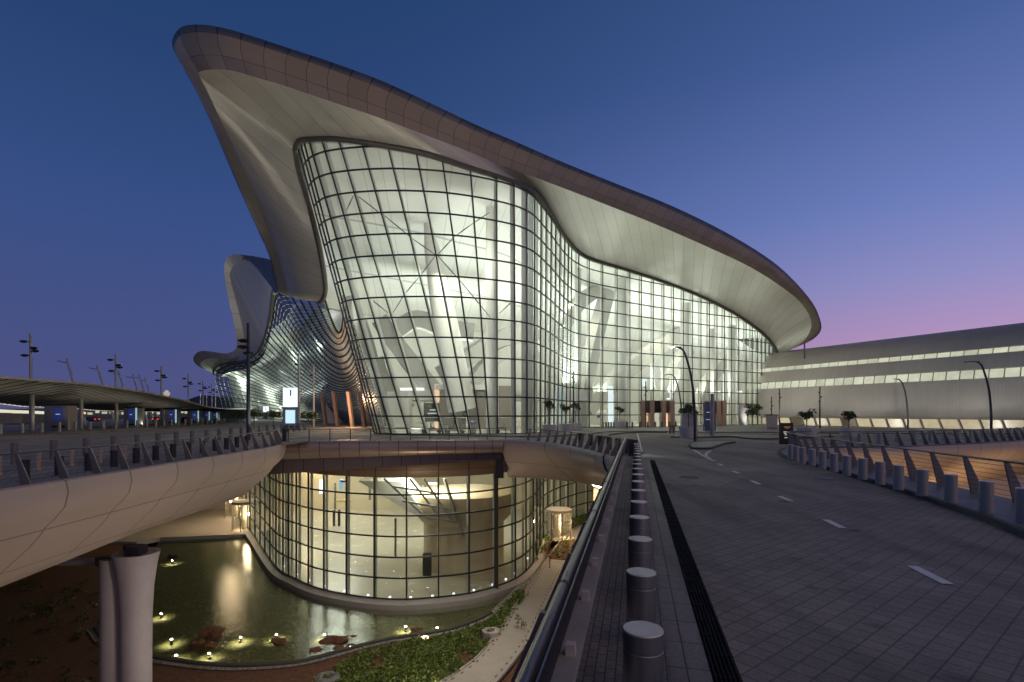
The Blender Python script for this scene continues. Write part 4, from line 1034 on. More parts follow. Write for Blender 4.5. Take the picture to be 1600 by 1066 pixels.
# forecourt in front of the glass
fore = xy([gnd(*q) for q in ((842, 683.5), (905, 680), (940, 676.8), (952, 674.8), (1000, 674.6), (1048, 674.8), (1100, 676.5), (1180, 676), (1320, 678))]) + [(78, 62), (66, 84), (53, 110)] + [(q.x, q.y - .3) for q in reversed(Bi[4 * SUB:-6]) if q.y < 112]
struct('forecourt', MB().poly(fore, .12, .14), 'pave')
nosefc = [(q.x, q.y - .25) for q in Bi[2:14 * SUB]][::-1]
# right pavement with kerb and its tip
rp = [(10.45, -5), (11.0, 5)] 
kerbpts = cr([gnd(*q) for q in ((1760, 912), (1600, 838), (1500, 799), (1400, 766), (1320, 741.5), (1265, 726), (1235, 718.5), (1222, 713), (1219, 707.5), (1228, 702.5), (1250, 699.5), (1290, 697.5), (1400, 692), (1600, 686), (1800, 682))], 4)
inner_ = [(p[0] - (.1), p[1]) for p in right_edge]
pv = [(p.x, p.y) for p in kerbpts] + [(p[0], p[1]) for p in reversed([r for r in xy(right_edge) if r[1] > 6.5])]
struct('pavement', MB().poly(pv, .13, .16), 'pave')
km = MB(); km.bar([p + V((0, 0, .066)) for p in kerbpts], .16, .146); struct('kerb', km, 'kerbd')
# traffic island and kerbs further on
isl = cr([gnd(*q) for q in ((1082, 702), (1108, 702.2), (1118, 699), (1132, 694.5), (1148, 692.2), (1120, 691), (1090, 692), (1078, 696), (1082, 702))], 4)
struct('traffic_island', MB().poly(xy(isl[:-1]), .12, .14), 'pave'); km = MB(); km.bar([p + V((0, 0, .062)) for p in isl], .18, .15); struct('kerb', km, 'kerbd')
isl2 = cr([gnd(*q) for q in ((1050, 684), (1100, 684.2), (1142, 683.4), (1180, 687), (1240, 686), (1300, 683), (1240, 681), (1140, 680), (1060, 680.4), (1050, 684))], 3)
struct('traffic_island', MB().poly(xy(isl2[:-1]), .12, .14), 'pave'); km = MB(); km.bar([p + V((0, 0, .062)) for p in isl2], .2, .15); struct('kerb', km, 'kerbd')
fk = cr([gnd(*q) for q in ((938, 690), (945, 684), (956, 679.8), (975, 677.5), (1005, 676.3), (1042, 676.6))], 4); km = MB(); km.bar([p + V((0, 0, .06)) for p in fk], .25, .14); struct('kerb', km, 'kerbd')
# road markings
def mark(pts, w=.12):
    mb = MB(); mb.bar([gnd(px, py) + V((0, 0, .006)) for px, py in pts], w, .004); return struct('road_marking', mb, 'paint')
for a, b in (((1425, 885), (1481, 913)), ((1290, 812.5), (1317, 825.5)), ((1217.5, 775.5), (1236, 783.2)), ((1174, 751.5), (1187, 757)), ((1145, 736.5), (1155, 740)), ((1122, 724.8), (1129, 727.6))): mark([a, ((a[0] + b[0]) / 2, (a[1] + b[1]) / 2), b], .17)
mark([(1083, 703), (1096, 710.5), (1108, 717.5), (1117, 721)], .16); mark([(1110, 704.5), (1103, 709), (1103.5, 713), (1110, 718)], .16); mark([(996, 678), (998.5, 688), (1001, 700), (1003.5, 710)], .16); mark([(1180, 690.3), (1220, 689.6), (1258, 689)], .3)

# ------------------------------------------------------------------ railings
def fin_proto():
    """tapered plate post leaning in over the deck; x = across (outside is -x), y = along the rail"""
    mb = MB(); w = .03
    prof = [(-.30, 0), (.06, 0), (.28, 1.08), (.18, 1.10)]
    v = [(x, -w, z) for x, z in prof] + [(x, w, z) for x, z in prof]
    mb.add(v, [(0, 1, 2, 3), (7, 6, 5, 4), (0, 4, 5, 1), (1, 5, 6, 2), (2, 6, 7, 3), (3, 7, 4, 0)])
    return mb
FIN = fin_proto()
def railing(name, label, path, inner, spacing, lean=.22, h=1.12, z=0.0, wires=7, start=.4, finmat='fins', railmat='rail', r=.035, infill=False, blocks=False, base=.3):
    o = thing(name, label, 'railing', (path[0][0], path[0][1], z)); P = [V((p[0], p[1], z)) for p in path]
    N = lambda td: V((td.y, -td.x, 0)) * inner
    L = arclen(P)[-1]; k = start; first = None
    top = []; 
    for i, p in enumerate(P):
        td = (P[min(i + 1, len(P) - 1)] - P[max(i - 1, 0)]).normalized(); top.append(p + N(td) * (base + lean) + V((0, 0, h)))
    MB().tube(top, r, 10).build('handrail', railmat, o, smooth=True, angle=50)
    wm = MB()
    for j in range(wires):
        f = (j + 1) / (wires + 1)
        Q = []
        for i, p in enumerate(P):
            td = (P[min(i + 1, len(P) - 1)] - P[max(i - 1, 0)]).normalized(); Q.append(p + N(td) * (base + lean * f - .04) + V((0, 0, h * f)))
        wm.tube(Q, .0075, 4)
    if wires: wm.build('wire', 'dsteel', o)
    while k < L:
        q, td = along(P, k); nn = N(td); a = atan2(td.y, td.x) - pi / 2
        if inner < 0: a += pi
        if first is None:
            first = FIN.build('post', finmat, o, local=True); f_ = first
        else:
            f_ = first.copy(); COL.objects.link(f_); f_.parent = o
        f_.location = q + nn * base - V(o.location); f_.rotation_euler = (0, 0, a); f_.scale = (1, 1, h / 1.1)
        k += spacing
    return o
# x across must point inwards: for inner=+1 inward is to the right of the way
def straight(P): return [(p[0], p[1]) for p in P]
railing('bridge_railing', 'long steel railing with leaning plate posts on the pale curved bridge', straight(left_edge), -1, 1.72, start=.9)
railing('bridge_railing', 'steel railing with wires and leaning posts beside the row of cut bollards', [p for p in straight(right_edge[:2 + 40]) if p[1] > 4], -1, 1.72, z=.13, start=1.0)
railing('bridge_railing', 'far railing of dark leaning posts across the orange lit gap', straight(right_edge[42:]), -1, 1.5, z=.13, h=1.05, start=.8)
railing('bridge_railing', 'curved railing with leaning posts where deck and access bridge meet', straight(our_edge[4:26]), -1, 1.5, start=.3, h=1.05)
# slim railing on the deck edge
dkr = thing('deck_railing', 'slim upright post railing along the brown deck edge', 'railing', (-20.5, 47.5, 0))
dp = [V((-20.4, 47.6, 0)), V((-11, 49.1, 0)), V((-.5, 50.8, 0))]; L = arclen(dp)[-1]
MB().tube([p + V((0, 0, 1.1)) for p in dp], .03, 8).build('handrail', 'dsteel', dkr); wm = MB()
for z in (.25, .45, .65, .85): wm.tube([p + V((0, 0, z)) for p in dp], .008, 4)
wm.build('wire', 'dsteel', dkr); pp = None
for k in range(12):
    q, td = along(dp, .1 + k * (L - .2) / 11)
    if pp is None: pp = MB().box((0, 0, .55), (.06, .10, 1.1)).build('post', 'dsteel', dkr, local=True); c = pp
    else: c = pp.copy(); COL.objects.link(c); c.parent = dkr
    c.location = q - V(dkr.location)
MB().box((-20.55, 47.4, .6), (.28, .28, 1.2)).build('end_post', 'dpole', dkr)

# near railing: plinth, blocks, fins, dark infill, thick tube
nr = thing('walkway_railing', 'thick dark tube railing with infill panels along the bollard walkway', 'railing', (bx(0), 0, 0))
ys = [-6, 0, 5, 10, 15, 20, 25, 29.6]
def nl(off, z): return [V((bx(y) + off * .973, y - off * .23, z)) for y in ys]
MB().tube(nl(.34, 1.17), .040, 16).build('handrail', 'rail', nr, smooth=True, angle=50)
MB().tube(nl(.37, 1.06), .014, 6).build('lower_rail', 'rail', nr)
jb = MB()
k = 1.2
while k < 30:
    y = k; jb.tube([V((bx(y) + .34 * .973, y - .34 * .23 , 1.17)), V((bx(y + .05) + .34 * .973, y + .05 - .34 * .23, 1.17))], .043, 16); k += 3.15
MB().grid([nl(.16, .12), nl(.34, 1.12)]).build('infill_panel', worn('dark_mesh_infill', (.035, .035, .038), .5, .4, .2, 6), nr)
MB().grid([nl(-.02, .02), nl(-.02, .13), nl(.36, .13), nl(.36, .0)]).build('plinth', 'plinth', nr)
f1 = b1 = j1 = None; k = -2.6
while k < 29.5:
    y = k + .16; q = V((bx(y), y, .12)); a = -atan2(.236, 1)
    if f1 is None:
        f1 = FIN.build('post', 'fins', nr, local=True); b1 = MB().box((0, 0, .05), (.10, .12, .12), taper=.94).build('foot_block', 'block', nr, local=True); c, b = f1, b1
    else:
        c = f1.copy(); b = b1.copy(); COL.objects.link(c); COL.objects.link(b); c.parent = nr; b.parent = nr
    c.location = q + V((.09, -.02, 0)) - V(nr.location); c.rotation_euler = (0, 0, a); c.scale = (.9, 1, .95)
    b.location = q + V((.27, -.06, .01)) - V(nr.location); b.rotation_euler = (0, 0, a); k += 1.575
j1 = None; k = 1.25
while k < 29:
    if j1 is None: j1 = MB().tube([(0, 0, 0), (0, .05, 0)], .0425, 16).build('tube_joint', 'seam', nr, local=True); c = j1
    else: c = j1.copy(); COL.objects.link(c); c.parent = nr
    c.location = V((bx(k) + .34 * .973, k - .34 * .23, 1.17)) - V(nr.location); c.rotation_euler = (0, 0, -atan2(.236, 1)); k += 3.15

# ------------------------------------------------------------------ bollards
def bollard(r, h, label, group, cut=0.0, cap='steelcap', body='steel'):
    o = thing('bollard', label, 'bollard', (0, 0, 0), group=group)
    mb = MB().lathe([(r, 0), (r, h * .79), (r - .004, h * .79 + .004), (r - .004, h * .79 + .012), (r, h * .79 + .016), (r, h - .012)], (0, 0, 0), 32)
    mb.build('post', body, o, smooth=True, angle=35)
    cp = MB().lathe([(r, h - .012), (r - .006, h), (.01, h + .001)], (0, 0, 0), 32)
    if cut:
        for p in cp.v: p.z += cut * p.x
    cp.build('cap', cap, o, smooth=True, angle=35); return o
b0 = bollard(.168, .8, 'x', 'steel bollards along the walkway'); first = True
d = 4.38
for i in range(19):
    loc = (.06 + .236 * d, d, 0); lab = f'{ORD[i]} fat steel bollard from the camera along the walkway railing'
    if i == 0: b0.location = loc; b0['label'] = lab
    else: dup(b0, loc, label=lab)
    d += 1.57
rb = [(1600, 817), (1541, 801), (1485.5, 786), (1441, 774.5), (1404, 765), (1375, 757), (1348, 749), (1323, 743), (1303, 737.5), (1285, 733), (1269, 728), (1254, 724.4), (1244, 721.6), (1235.5, 718)]
b1_ = bollard(.15, .78, 'x', 'steel bollards on the kerbed pavement', body='galv')
for i, (px, py) in enumerate(rb):
    q = gnd(px, py, .13); lab = f'{ORD[i]} steel bollard from the picture edge on the kerbed pavement'
    if i == 0: b1_.location = q; b1_['label'] = lab
    else: dup(b1_, q, label=lab)
# dark bollards on the other bridge: one row by the rail, one along the road
def drow(pts, r, h, phrase, group, mat):
    p_ = None
    for i, q in enumerate(pts):
        lab = f'{ORD[i]} {phrase}'
        if p_ is None:
            p_ = thing('bollard', lab, 'bollard', q, group=group); MB().lathe([(r, 0), (r, h - .01), (r - .01, h), (.01, h)], (0, 0, 0), 16).build('post', mat, p_, smooth=True, angle=35, local=True)
        else: dup(p_, q, label=lab)
drow([vert(85 + k * 0, 22) if False else V((-18.75 - .16 * k, 20.2 + 1.72 * k, 0)) for k in range(13)], .16, .8, 'dark bollard behind the pale bridge railing, counted from the camera', 'dark bollards behind the bridge railing', 'dsteel')
drow([V((-21.0 - .15 * k, 21.5 + 1.95 * k, 0)) for k in range(5)], .09, .85, 'slim post in painted warm-lit tone behind the bridge railing, counted from the camera', 'slim posts on the bridge walkway', 'copper')  # copper tone stands in for warm light falling on these posts
drow([V((-25.0 - .28 * k, 26.4 + 2.55 * k, 0)) for k in range(21)], .17, 1.1, 'tall dark bollard along the far side road, counted from the camera', 'dark bollards along the side road', 'fins')
drow([V((-58.5 - .40 * k - .008 * k * k, 60 + 3.1 * k, .13)) for k in range(24)], .2, 1.2, 'pale bollard below the long canopy, counted from its near end', 'pale bollards under the canopy', 'galv')
drow([vert(px, 86, .12) for px in (942, 947, 951, 955, 959, 972, 980, 988)], .16, .95, 'small bollard before the bright glass front, counted from the bay', 'small bollards before the glass front', 'fins')
drow([vert(px, 88 + k * .8, .12) for k, px in enumerate((1000, 1012, 1024, 1034, 1046, 1056))], .16, .95, 'small bollard by the copper entrance portals, counted from the bay', 'small bollards before the entrance', 'fins')
for px, lab in ((1047, 'brown leaning bollard beside the big white planter'), (1052.5, 'brown upright bollard beside the big white planter')):
    q = gnd(px, 677.5); o_ = thing('bollard', lab, 'bollard', q); MB().tube([q, q + V((.1 if px < 1050 else 0, 0, 1.1))], .16, 12).build('post', 'brown', o_, smooth=True, angle=40)
drow([V((27.5 + 2.35 * k, 41.5 + 1.12 * k + .02 * k * k, .13)) for k in range(16)], .2, .85, 'pale bollard behind the far railing, counted from the rail corner', 'pale bollards behind the far railing', 'galv')
drow([V(p) for p in [(our_edge[i].x + 1.5, our_edge[i].y + 1.2, 0) for i in (12, 14, 16, 18, 20, 22, 24)]], .19, .95, 'dark bollard behind the curved deck railing, counted from the bay', 'dark bollards behind the curved railing', 'dsteel')
q = gnd(985, 712); o_ = thing('bollard', 'dark square post at the far end of the bollard walkway', 'bollard', q); MB().box(q + V((0, 0, .5)), (.28, .28, 1.0)).build('post', 'dsteel', o_)

# ------------------------------------------------------------------ poles and lamps
def flood_pole(q, h, label, heads, r=.2, mat='galv', group='floodlight poles along the canopy'):
    o = thing('light_pole', label, 'light pole', q, group=group)
    MB().tube([q, q + V((0, 0, h * .5)), q + V((0, 0, h))], [r, r * .9, r * .8], 12).build('pole', mat, o, smooth=True, angle=40)
    for k, (dx, z) in enumerate(heads):
        c = q + V((dx, -.25, h - z)); s = 1 if dx > 0 else -1
        hd = MB().lathe([(.12, -.16), (.34, -.02), (.36, .1), (.2, .2)], c, 12, sx=1.5, sy=1.0); f = hd.build('floodlight', 'black', o, smooth=True, angle=40)
        MB().tube([q + V((0, 0, h - z)), c + V((0, 0, .05))], .06, 6).build('bracket', 'dsteel', f)
    return o
fpd = [(48, 72, 522), (181, 90, 553), (252, 108, 572), (294, 127, 585), (317, 146, 594), (331, 180, 600), (336.5, 198, 604)]
for i, (px, d, py) in enumerate(fpd):
    flood_pole(vert(px, d), zof(py, d), f'{ORD[i]} floodlight pole above the canopy, counted from its near end', [(-.75, 1.1), (.62, 2.0), (.85, 2.4), (-.6, 3.0)])
for px, d, py, lab in ((313, 240, 616, 'far floodlight pole between the fourth and fifth canopy poles'), (323, 250, 615, 'distant floodlight pole just beyond the fifth canopy pole')): flood_pole(vert(px, d), zof(py, d), lab, [(-.8, 1.2), (.7, 2.2)])
flood_pole(vert(388, 50), zof(505, 50), 'tall dark pole with side lamps rising by the pale bridge end', [(-.35, 1.75), (-.4, 2.35), (.12, 2.95)], .19, 'dpole', 'plaza poles before the terminal')
for px, d, py, lab in ((467, 79, 552, 'slim plaza pole right beside the white number sign'), (490, 95, 569, 'plaza pole between the number sign and the glass bay'), (508, 116, 588, 'shorter looking plaza pole closest to the glass bay')):
    o_ = thing('light_pole', lab, 'light pole', vert(px, d), group='plaza poles before the terminal'); MB().tube([vert(px, d), vert(px, d, zof(py, d))], [.2, .16], 10).build('pole', 'galv', o_, smooth=True, angle=40)
    c = vert(px, d, zof(py + 18, d)) + V((-.3, -.2, 0)); MB().lathe([(.1, -.15), (.28, 0), (.2, .15)], c, 10).build('floodlight', 'black', o_)
for px, d, py, lab in ((856.5, 74, 570, 'thin pole with small lamps in front of the glass valley'), (896, 80, 580, 'thin short pole at the start of the bright front'), (1009, 90, 596, 'thin pole by the copper entrance portal'), (1218, 96, 607, 'thin pole beside the grey panel at the wing corner'), (1281, 84, 604, 'thin pole before the low wing, by the white planter'), (1205.5, 98, 620, 'short thin pole at the corner of the wing')):
    q = vert(px, d); h = zof(py, d); o_ = thing('light_pole', lab, 'light pole', q); MB().tube([q, q + V((0, 0, h))], [.12, .09], 8).build('pole', 'dpole', o_)
    for k, z in enumerate((1.0, 1.7, 2.4)): MB().lathe([(.06, -.1), (.17, 0), (.1, .12)], q + V((.16 if k % 2 else -.16, -.1, h - z)), 8).build('lamp_head', 'black', o_)
# leaning masts far beyond the canopy
for i, (tx, ty, bx_, by_, ax, d) in enumerate(((104, 560, 133, 664, 90, 112), (151, 571, 180, 662, 140, 128), (185, 580, 209, 662, 177, 142), (207, 585, 230, 660, 197, 156), (217, 586, 240, 660, 210, 172), (226, 590, 247, 659, 219, 190))):
    a, b = at(bx_, by_, d), at(tx, ty, d); a.z = 0; o_ = thing('leaning_mast', f'{ORD[i]} leaning pale mast with a short arm behind the canopy', 'mast', a, group='leaning masts behind the canopy')
    MB().tube([a, b], [.35, .16], 10).build('mast', 'galv', o_, smooth=True, angle=40); m_ = a.lerp(b, .93); MB().tube([m_, at(ax, ty + 4, d)], .12, 6).build('arm', 'galv', o_)
# street lamps with a bent neck
def street_lamp(pts, d, label, r, head):
    o = thing('street_lamp', label, 'street lamp', vert(pts[0][0], d)); P = cr([at(px, py, d) for px, py in pts], 5); P[0].z = 0
    n_ = len(P); MB().tube(P, [r * (1 - .45 * i / (n_ - 1)) for i in range(n_)], 10).build('pole', 'dpole', o, smooth=True, angle=50)
    a, b = at(head[0][0], head[0][1], d), at(head[1][0], head[1][1], d); MB().bar([a, a.lerp(b, .5) + V((0, 0, .03)), b], .34, .11).build('lamp_head', 'dsteel', o)
street_lamp([(1086, 691), (1085.5, 655), (1083.5, 615), (1078, 580), (1072, 558), (1067, 547), (1060, 543.5)], 46, 'tall dark street lamp with bent neck on the traffic island', .13, ((1064, 543.5), (1047, 543)))
street_lamp([(1065, 671), (1064.5, 640), (1061, 612), (1056, 594), (1052, 587), (1047, 585)], 84, 'smaller bent street lamp behind the big one on the island', .14, ((1049, 585), (1039, 586)))
street_lamp([(1548.5, 684), (1548.5, 645), (1545, 608), (1538, 582), (1533, 570), (1526, 565.5)], 62, 'bent street lamp before the wing, by the picture edge', .14, ((1529, 565.5), (1508, 566)))
street_lamp([(1418.5, 680), (1418.5, 650), (1416, 622), (1412, 604), (1407, 595), (1402, 592.5)], 80, 'bent street lamp before the middle of the low wing', .14, ((1405, 593), (1397, 592.5)))
q = gnd(1113, 682.5); o_ = thing('sign_post', 'thick grey post in front of the tall blue sign', 'post', q); MB().tube([q, q + V((0, 0, zof(615, q.y)))], .22, 14).build('post', 'galv', o_, smooth=True, angle=40)

# ------------------------------------------------------------------ signs and kiosks
def text(s, size, loc, mat, parent, rz=0.0, name='lettering', align='CENTER', bold=0.0):
    cu = bpy.data.curves.new(name, 'FONT'); cu.body = s; cu.size = size; cu.align_x = align; cu.align_y = 'CENTER'; cu.extrude = .01; cu.offset = bold
    o = bpy.data.objects.new(name, cu); dg_ = bpy.context.evaluated_depsgraph_get(); COL.objects.link(o)
    bpy.context.view_layer.update(); me = bpy.data.meshes.new_from_object(o.evaluated_get(bpy.context.evaluated_depsgraph_get())); bpy.data.objects.remove(o)
    me.materials.clear(); me.materials.append(M[mat]); o = bpy.data.objects.new(name, me); COL.objects.link(o); o.parent = parent
    o.location = V(loc) - V(parent.location); o.rotation_euler = (R(90), 0, rz); return o
def pbox(o, name, mat, x0, x1, y0, y1, d, depth, dz=0):
    a, b = at(x0, y1, d), at(x1, y0, d); return MB().box(((a.x + b.x) / 2, d + depth / 2 + dz, (a.z + b.z) / 2), (b.x - a.x, depth, b.z - a.z)).build(name, mat, o)
o_ = thing('gate_sign', 'lit white pylon sign with the number 1 above a blue screen', 'sign', vert(453, 79))
pbox(o_, 'body', 'galv', 441.5, 465.5, 637, 671.5, 79, .9); pbox(o_, 'lit_panel', 'screenw', 442, 465, 606, 636, 79.05, .85); pbox(o_, 'screen', lit('screen_blue_white', (.55, .8, 1), 1.1), 446, 460.5, 641, 661.5, 78.9, .3); pbox(o_, 'base', 'black', 442, 465, 666, 668, 78.9, .3)
text('1', 1.25, at(454, 614.5, 79.0), 'lettd', o_, bold=.03); text('\u2708', .55, at(454, 624, 79.0), 'lett', o_) if False else None
o_ = thing('gate_sign', 'small distant lit sign among trees by the side glass', 'sign', vert(414.5, 170)); pbox(o_, 'body', 'galv', 411, 418, 644, 655, 170, 1); pbox(o_, 'lit_panel', 'screenw', 411, 418, 635, 644, 170, .9); pbox(o_, 'screen', 'screenb', 412, 417, 646, 652, 169.6, .5); text('1', 1.3, at(414.5, 639, 169.9), 'lettd', o_)
for i, (x0, x1, y0, y1, d) in enumerate(((69, 106, 632, 672, 74), (193, 213, 635.5, 667.5, 93), (257, 275, 638, 664, 106), (295, 310, 640, 662, 123), (318, 327, 641.5, 660, 142), (331, 339, 643, 658, 160))):
    o_ = thing('ticket_kiosk', f'{ORD[i]} grey kiosk with a dark blue screen under the canopy', 'kiosk', vert((x0 + x1) / 2, d), group='kiosks under the canopy'); w = x1 - x0
    pbox(o_, 'body', 'galv', x0, x1, y0 + 1.5, 645 + 820 * CAMZ / d, d, 1.6); pbox(o_, 'roof', 'black', x0 - w * .02, x1 - w * .05, y0, y0 + 2, d - .2, 2.0); pbox(o_, 'screen', 'screenb', x0 + w * .34, x0 + w * .76, y0 + (y1 - y0) * .12, y0 + (y1 - y0) * .64, d - .12, .2)
    s_ = pbox(o_, 'slot', 'black', x0 + w * .3, x0 + w * .85, y0 + (y1 - y0) * .83, y0 + (y1 - y0) * .9, d - .1, .2)
    if i: pbox(o_, 'light_strip', 'cyan', x1 - w * .08, x1, y0 + 2, y1 - 3, d - .15, .2)
    pbox(o_, 'screen_text', 'lett', x0 + w * .48, x0 + w * .66, y0 + (y1 - y0) * .375, y0 + (y1 - y0) * .395, d - .16, .05)
o_ = thing('totem_sign', 'tall dark blue wayfinding totem before the glass front', 'sign', gnd(1109, 674.5)); d = gnd(1109, 674.5).y
pbox(o_, 'panel', 'signblue', 1100.5, 1118.5, 628, 674.5, d, .5); pbox(o_, 'stripe', 'lett', 1104, 1109, 644, 644.6, d - .03, .06); pbox(o_, 'stripe', 'lett', 1103, 1112, 655.5, 656, d - .03, .06)
o_ = thing('message_board', 'black upright message board with small white writing by the kerb', 'sign', gnd(1229.5, 694.5)); d = gnd(1229.5, 694.5).y
pbox(o_, 'cabinet', 'black', 1220.5, 1239.5, 661, 694.5, d, .35); pbox(o_, 'footing', 'kerb', 1213, 1241, 694.5, 698, d - .3, 1.2)
for y_, s_ in ((677, 'PICK UP'), (681.5, 'DROP OFF'), (685, 'ONLY')):
    pass
for x0, x1, y_, mat in ((1225, 1235, 667.2, 'amber'), (1227, 1233, 669, 'amber'), (1224.5, 1232, 675, 'lett'), (1225, 1231.5, 677.2, 'lett'), (1226.5, 1236, 679.6, 'lett'), (1226, 1231, 684, 'lett')):
    k = x0
    while k < x1:
        w = random.uniform(.7, 1.9); pbox(o_, 'text_line', mat, k, min(k + w, x1), y_ - .5, y_ + .5, d - .02, .04); k += w + .45
for x0, x1, y0, y1, yb, lab in ((1198.5, 1215, 648, 670, 671.5, 'grey information panel with dark top edge near the wing corner'),):
    d = gnd(1200, yb).y; o_ = thing('info_panel', lab, 'sign', gnd((x0 + x1) / 2, yb)); pbox(o_, 'panel', 'galv', x0, x1, y0 + 1, yb, d, .4); pbox(o_, 'top_cap', 'black', x0 - .3, x1 + .3, y0, y0 + 1.2, d - .05, .5); pbox(o_, 'base_band', 'black', x0, x1, 668.5, 669.4, d - .03, .3)
o_ = thing('parking_machine', 'grey machine with a red display behind the white planter', 'machine', gnd(1083, 681)); d = gnd(1083, 681).y
pbox(o_, 'body', 'galv', 1067, 1090, 644, 681, d, .8); pbox(o_, 'display', 'black', 1085, 1091.5, 643.5, 646.5, d - .1, .2); pbox(o_, 'digits', 'red', 1087.5, 1090, 644.4, 645.7, d - .13, .05)

# ------------------------------------------------------------------ planters with small trees
def planter(q, r, h, label, crown, th, wide=1.0, foliage='leafd'):
    o = thing('planter', label, 'planter', q)
    MB().lathe([(r * .82, 0), (r, h * .95), (r, h), (r * .93, h), (r * .9, h - .12), (.02, h - .12)], q, 28).build('bowl', 'planter', o, smooth=True, angle=35)
    t_ = thing('small_tree', label.replace('planter', 'tree in the planter') if False else label[0:0] + crown, 'tree', q + V((0, 0, h - .12)))
    base = q + V((0, 0, h - .12)); s_ = MB(); s_.tube([base, base + V((.05, 0, th * .4)), base + V((-.02, 0, th * .62))], [.06, .045, .035], 7)
    tips = []
    for k in range(6):
        a = k * 1.05 + random.random(); tip = base + V((cos(a) * wide * .6, sin(a) * wide * .6, th * random.uniform(.65, 1.0))); tips.append(tip)
        s_.tube([base + V((0, 0, th * random.uniform(.35, .6))), base.lerp(tip, .7) + V((0, 0, .1)), tip], [.03, .02, .008], 5)
    s_.build('trunk', 'bark', t_); l_ = MB()
    for tip in tips: leaf_cloud(l_, tip + V((0, 0, -.25)), .42 * wide, .55, 34, .3)
    l_.build('crown', foliage, t_); return o
planter(gnd(1075.5, 684.5), .97, 1.15, 'big round white planter on the island by the street lamp', 'dark bushy young tree in the big planter by the street lamp', 2.3, .95)
planter(gnd(1260, 683.5), 1.05, 1.05, 'round white planter behind the black message board', 'small dark tree in the planter behind the message board', 1.9, .9)
planter(gnd(1326, 682.5), .95, .95, 'round white planter furthest along before the wing', 'thin sparse tree in the planter before the wing', 1.9, .7)
for px, d, lab, cl in ((858, 66, 'dim planter nearest the glass valley', 'dark small tree in the planter by the glass valley'), (883, 72, 'dim planter second from the glass valley', 'small tree in the second planter along the glass'), (899, 76, 'dim planter third along the glass front', 'small tree in the third planter along the glass')):
    q = vert(px, d); planter(q, 1.0, 1.1, lab, cl, 3.2, .75)
q = vert(968, 86, .12); planter(q, 1.0, 1.1, 'planter among small bollards before the glass front', 'small tree in the planter among small bollards', 2.4, .8)
for px, d, h, lab in ((1176, 100, 4.2, 'dark slender tree at the corner of the glass front and wing'),):
    q = vert(px, d); t_ = thing('tree', lab, 'tree', q); MB().tube([q, q + V((0, 0, h * .6))], [.1, .05], 6).build('trunk', 'bark', t_); l_ = MB()
    for k in range(9): leaf_cloud(l_, q + V((random.uniform(-.9, .9), random.uniform(-.8, .8), h * random.uniform(.3, .85))), .8, .9, 40, .5)
    l_.build('crown', 'leafd', t_)
for px, d, h, lab in ((397, 88, 3.0, 'low dark tree beside the tall dark pole'), (427, 92, 3.0, 'round dark tree between the pole and the number sign'), (482, 88, 2.9, 'dark bushy tree just beyond the number sign'), (372, 120, 3.3, 'small dark tree far along the side glass')):
    q = vert(px, d); t_ = thing('tree', lab, 'tree', q); s_ = MB(); s_.tube([q, q + V((0, 0, h * .55))], [.09, .06], 6)
    for k in range(4): s_.tube([q + V((0, 0, h * .45)), q + V((random.uniform(-1, 1), random.uniform(-.8, .8), h * .85))], [.04, .015], 5)
    s_.build('trunk', 'bark', t_); l_ = MB()
    for k in range(10): leaf_cloud(l_, q + V((random.uniform(-1.2, 1.2), random.uniform(-.9, .9), h * random.uniform(.55, .85))), .7, .6, 40, .4)
    l_.build('crown', 'leafd', t_)

# ------------------------------------------------------------------ canopy on the other side
cn = thing('long_canopy', 'long curved canopy roof on pale columns beside the side road', 'canopy', (-62, 90, 0))
cc = [(-62, 40), (-63, 56), (-65, 71), (-66, 80.5), (-68, 90), (-69.7, 99), (-72, 108), (-75, 117.5), (-78, 127), (-83, 142), (-92, 165), (-106, 195), (-122, 225)]
cp = cr(cc, 4); nC = len(cp); near = offs(cp, 8.5); far = offs(cp, -9.5)
def czn(y): return lerpk([(40, 6.4), (52, 6.3), (70, 6.35), (80, 5.9), (95, 5.0), (104, 4.15), (112, 3.65), (130, 3.4), (160, 3.5), (225, 4.4)], y)[0]
mb = MB(); A = []; B = []; A2 = []; B2 = []; Mi = []
for i in range(nC):
    z = czn(near[i].y); k_ = max(.25, min(1, 1 - (near[i].y - 85) / 40)); A.append(near[i] + V((0, 0, z - .05))); B.append(far[i] + V((0, 0, z - 2.0 * k_))); Mi.append(cp[i] + V((0, 0, z - 1.1 * k_))); A2.append(near[i] + V((0, 0, z + .2))); B2.append(far[i] + V((0, 0, z - 2.0 * k_ + .35)))
mb.grid([A2, A, Mi, B, B2, A2]); mb.build('roof', 'canopy', cn)
sm = MB()
for i in range(0, nC - 1, 1):
    for h_ in (0, .5):
        a = A[i].lerp(A[i + 1], h_); j = min(i + 3, nC - 1); b = B[j] if h_ == 0 else B[j].lerp(B[min(j + 1, nC - 1)], .5)
        if i + 3 < nC: sm.bar([a + V((0, 0, -.03)), Mi[min(i + 1, nC - 1)].lerp(Mi[min(i + 2, nC - 1)], h_ + .001) + V((0, 0, -.03)), b + V((0, 0, -.03))], .09, .05)
tag(sm.build('roof_seam', 'seam', cn))
MB().bar([p + V((0, 0, .0)) for p in B], .2, .14).build('edge_light', 'strip', cn)
colp = [(50, 71), (127, 80.5), (182, 90), (223, 99), (254, 108), (277, 117.5), (295, 127), (308, 136), (319, 146), (331, 165)]
for px, d in colp:
    q = vert(px, d); zc = lerpk([(p.y, p.z) for p in Mi], d)[0]; MB().tube([q, q + V((0, 0, zc))], .28, 14).build('column', 'galv', cn, smooth=True, angle=40)
strip('pavement', cp, -11, 10.5, .13, 'leftpave', .14)
strip('road', offs(cp, 30), -18, 14, .0, 'road')
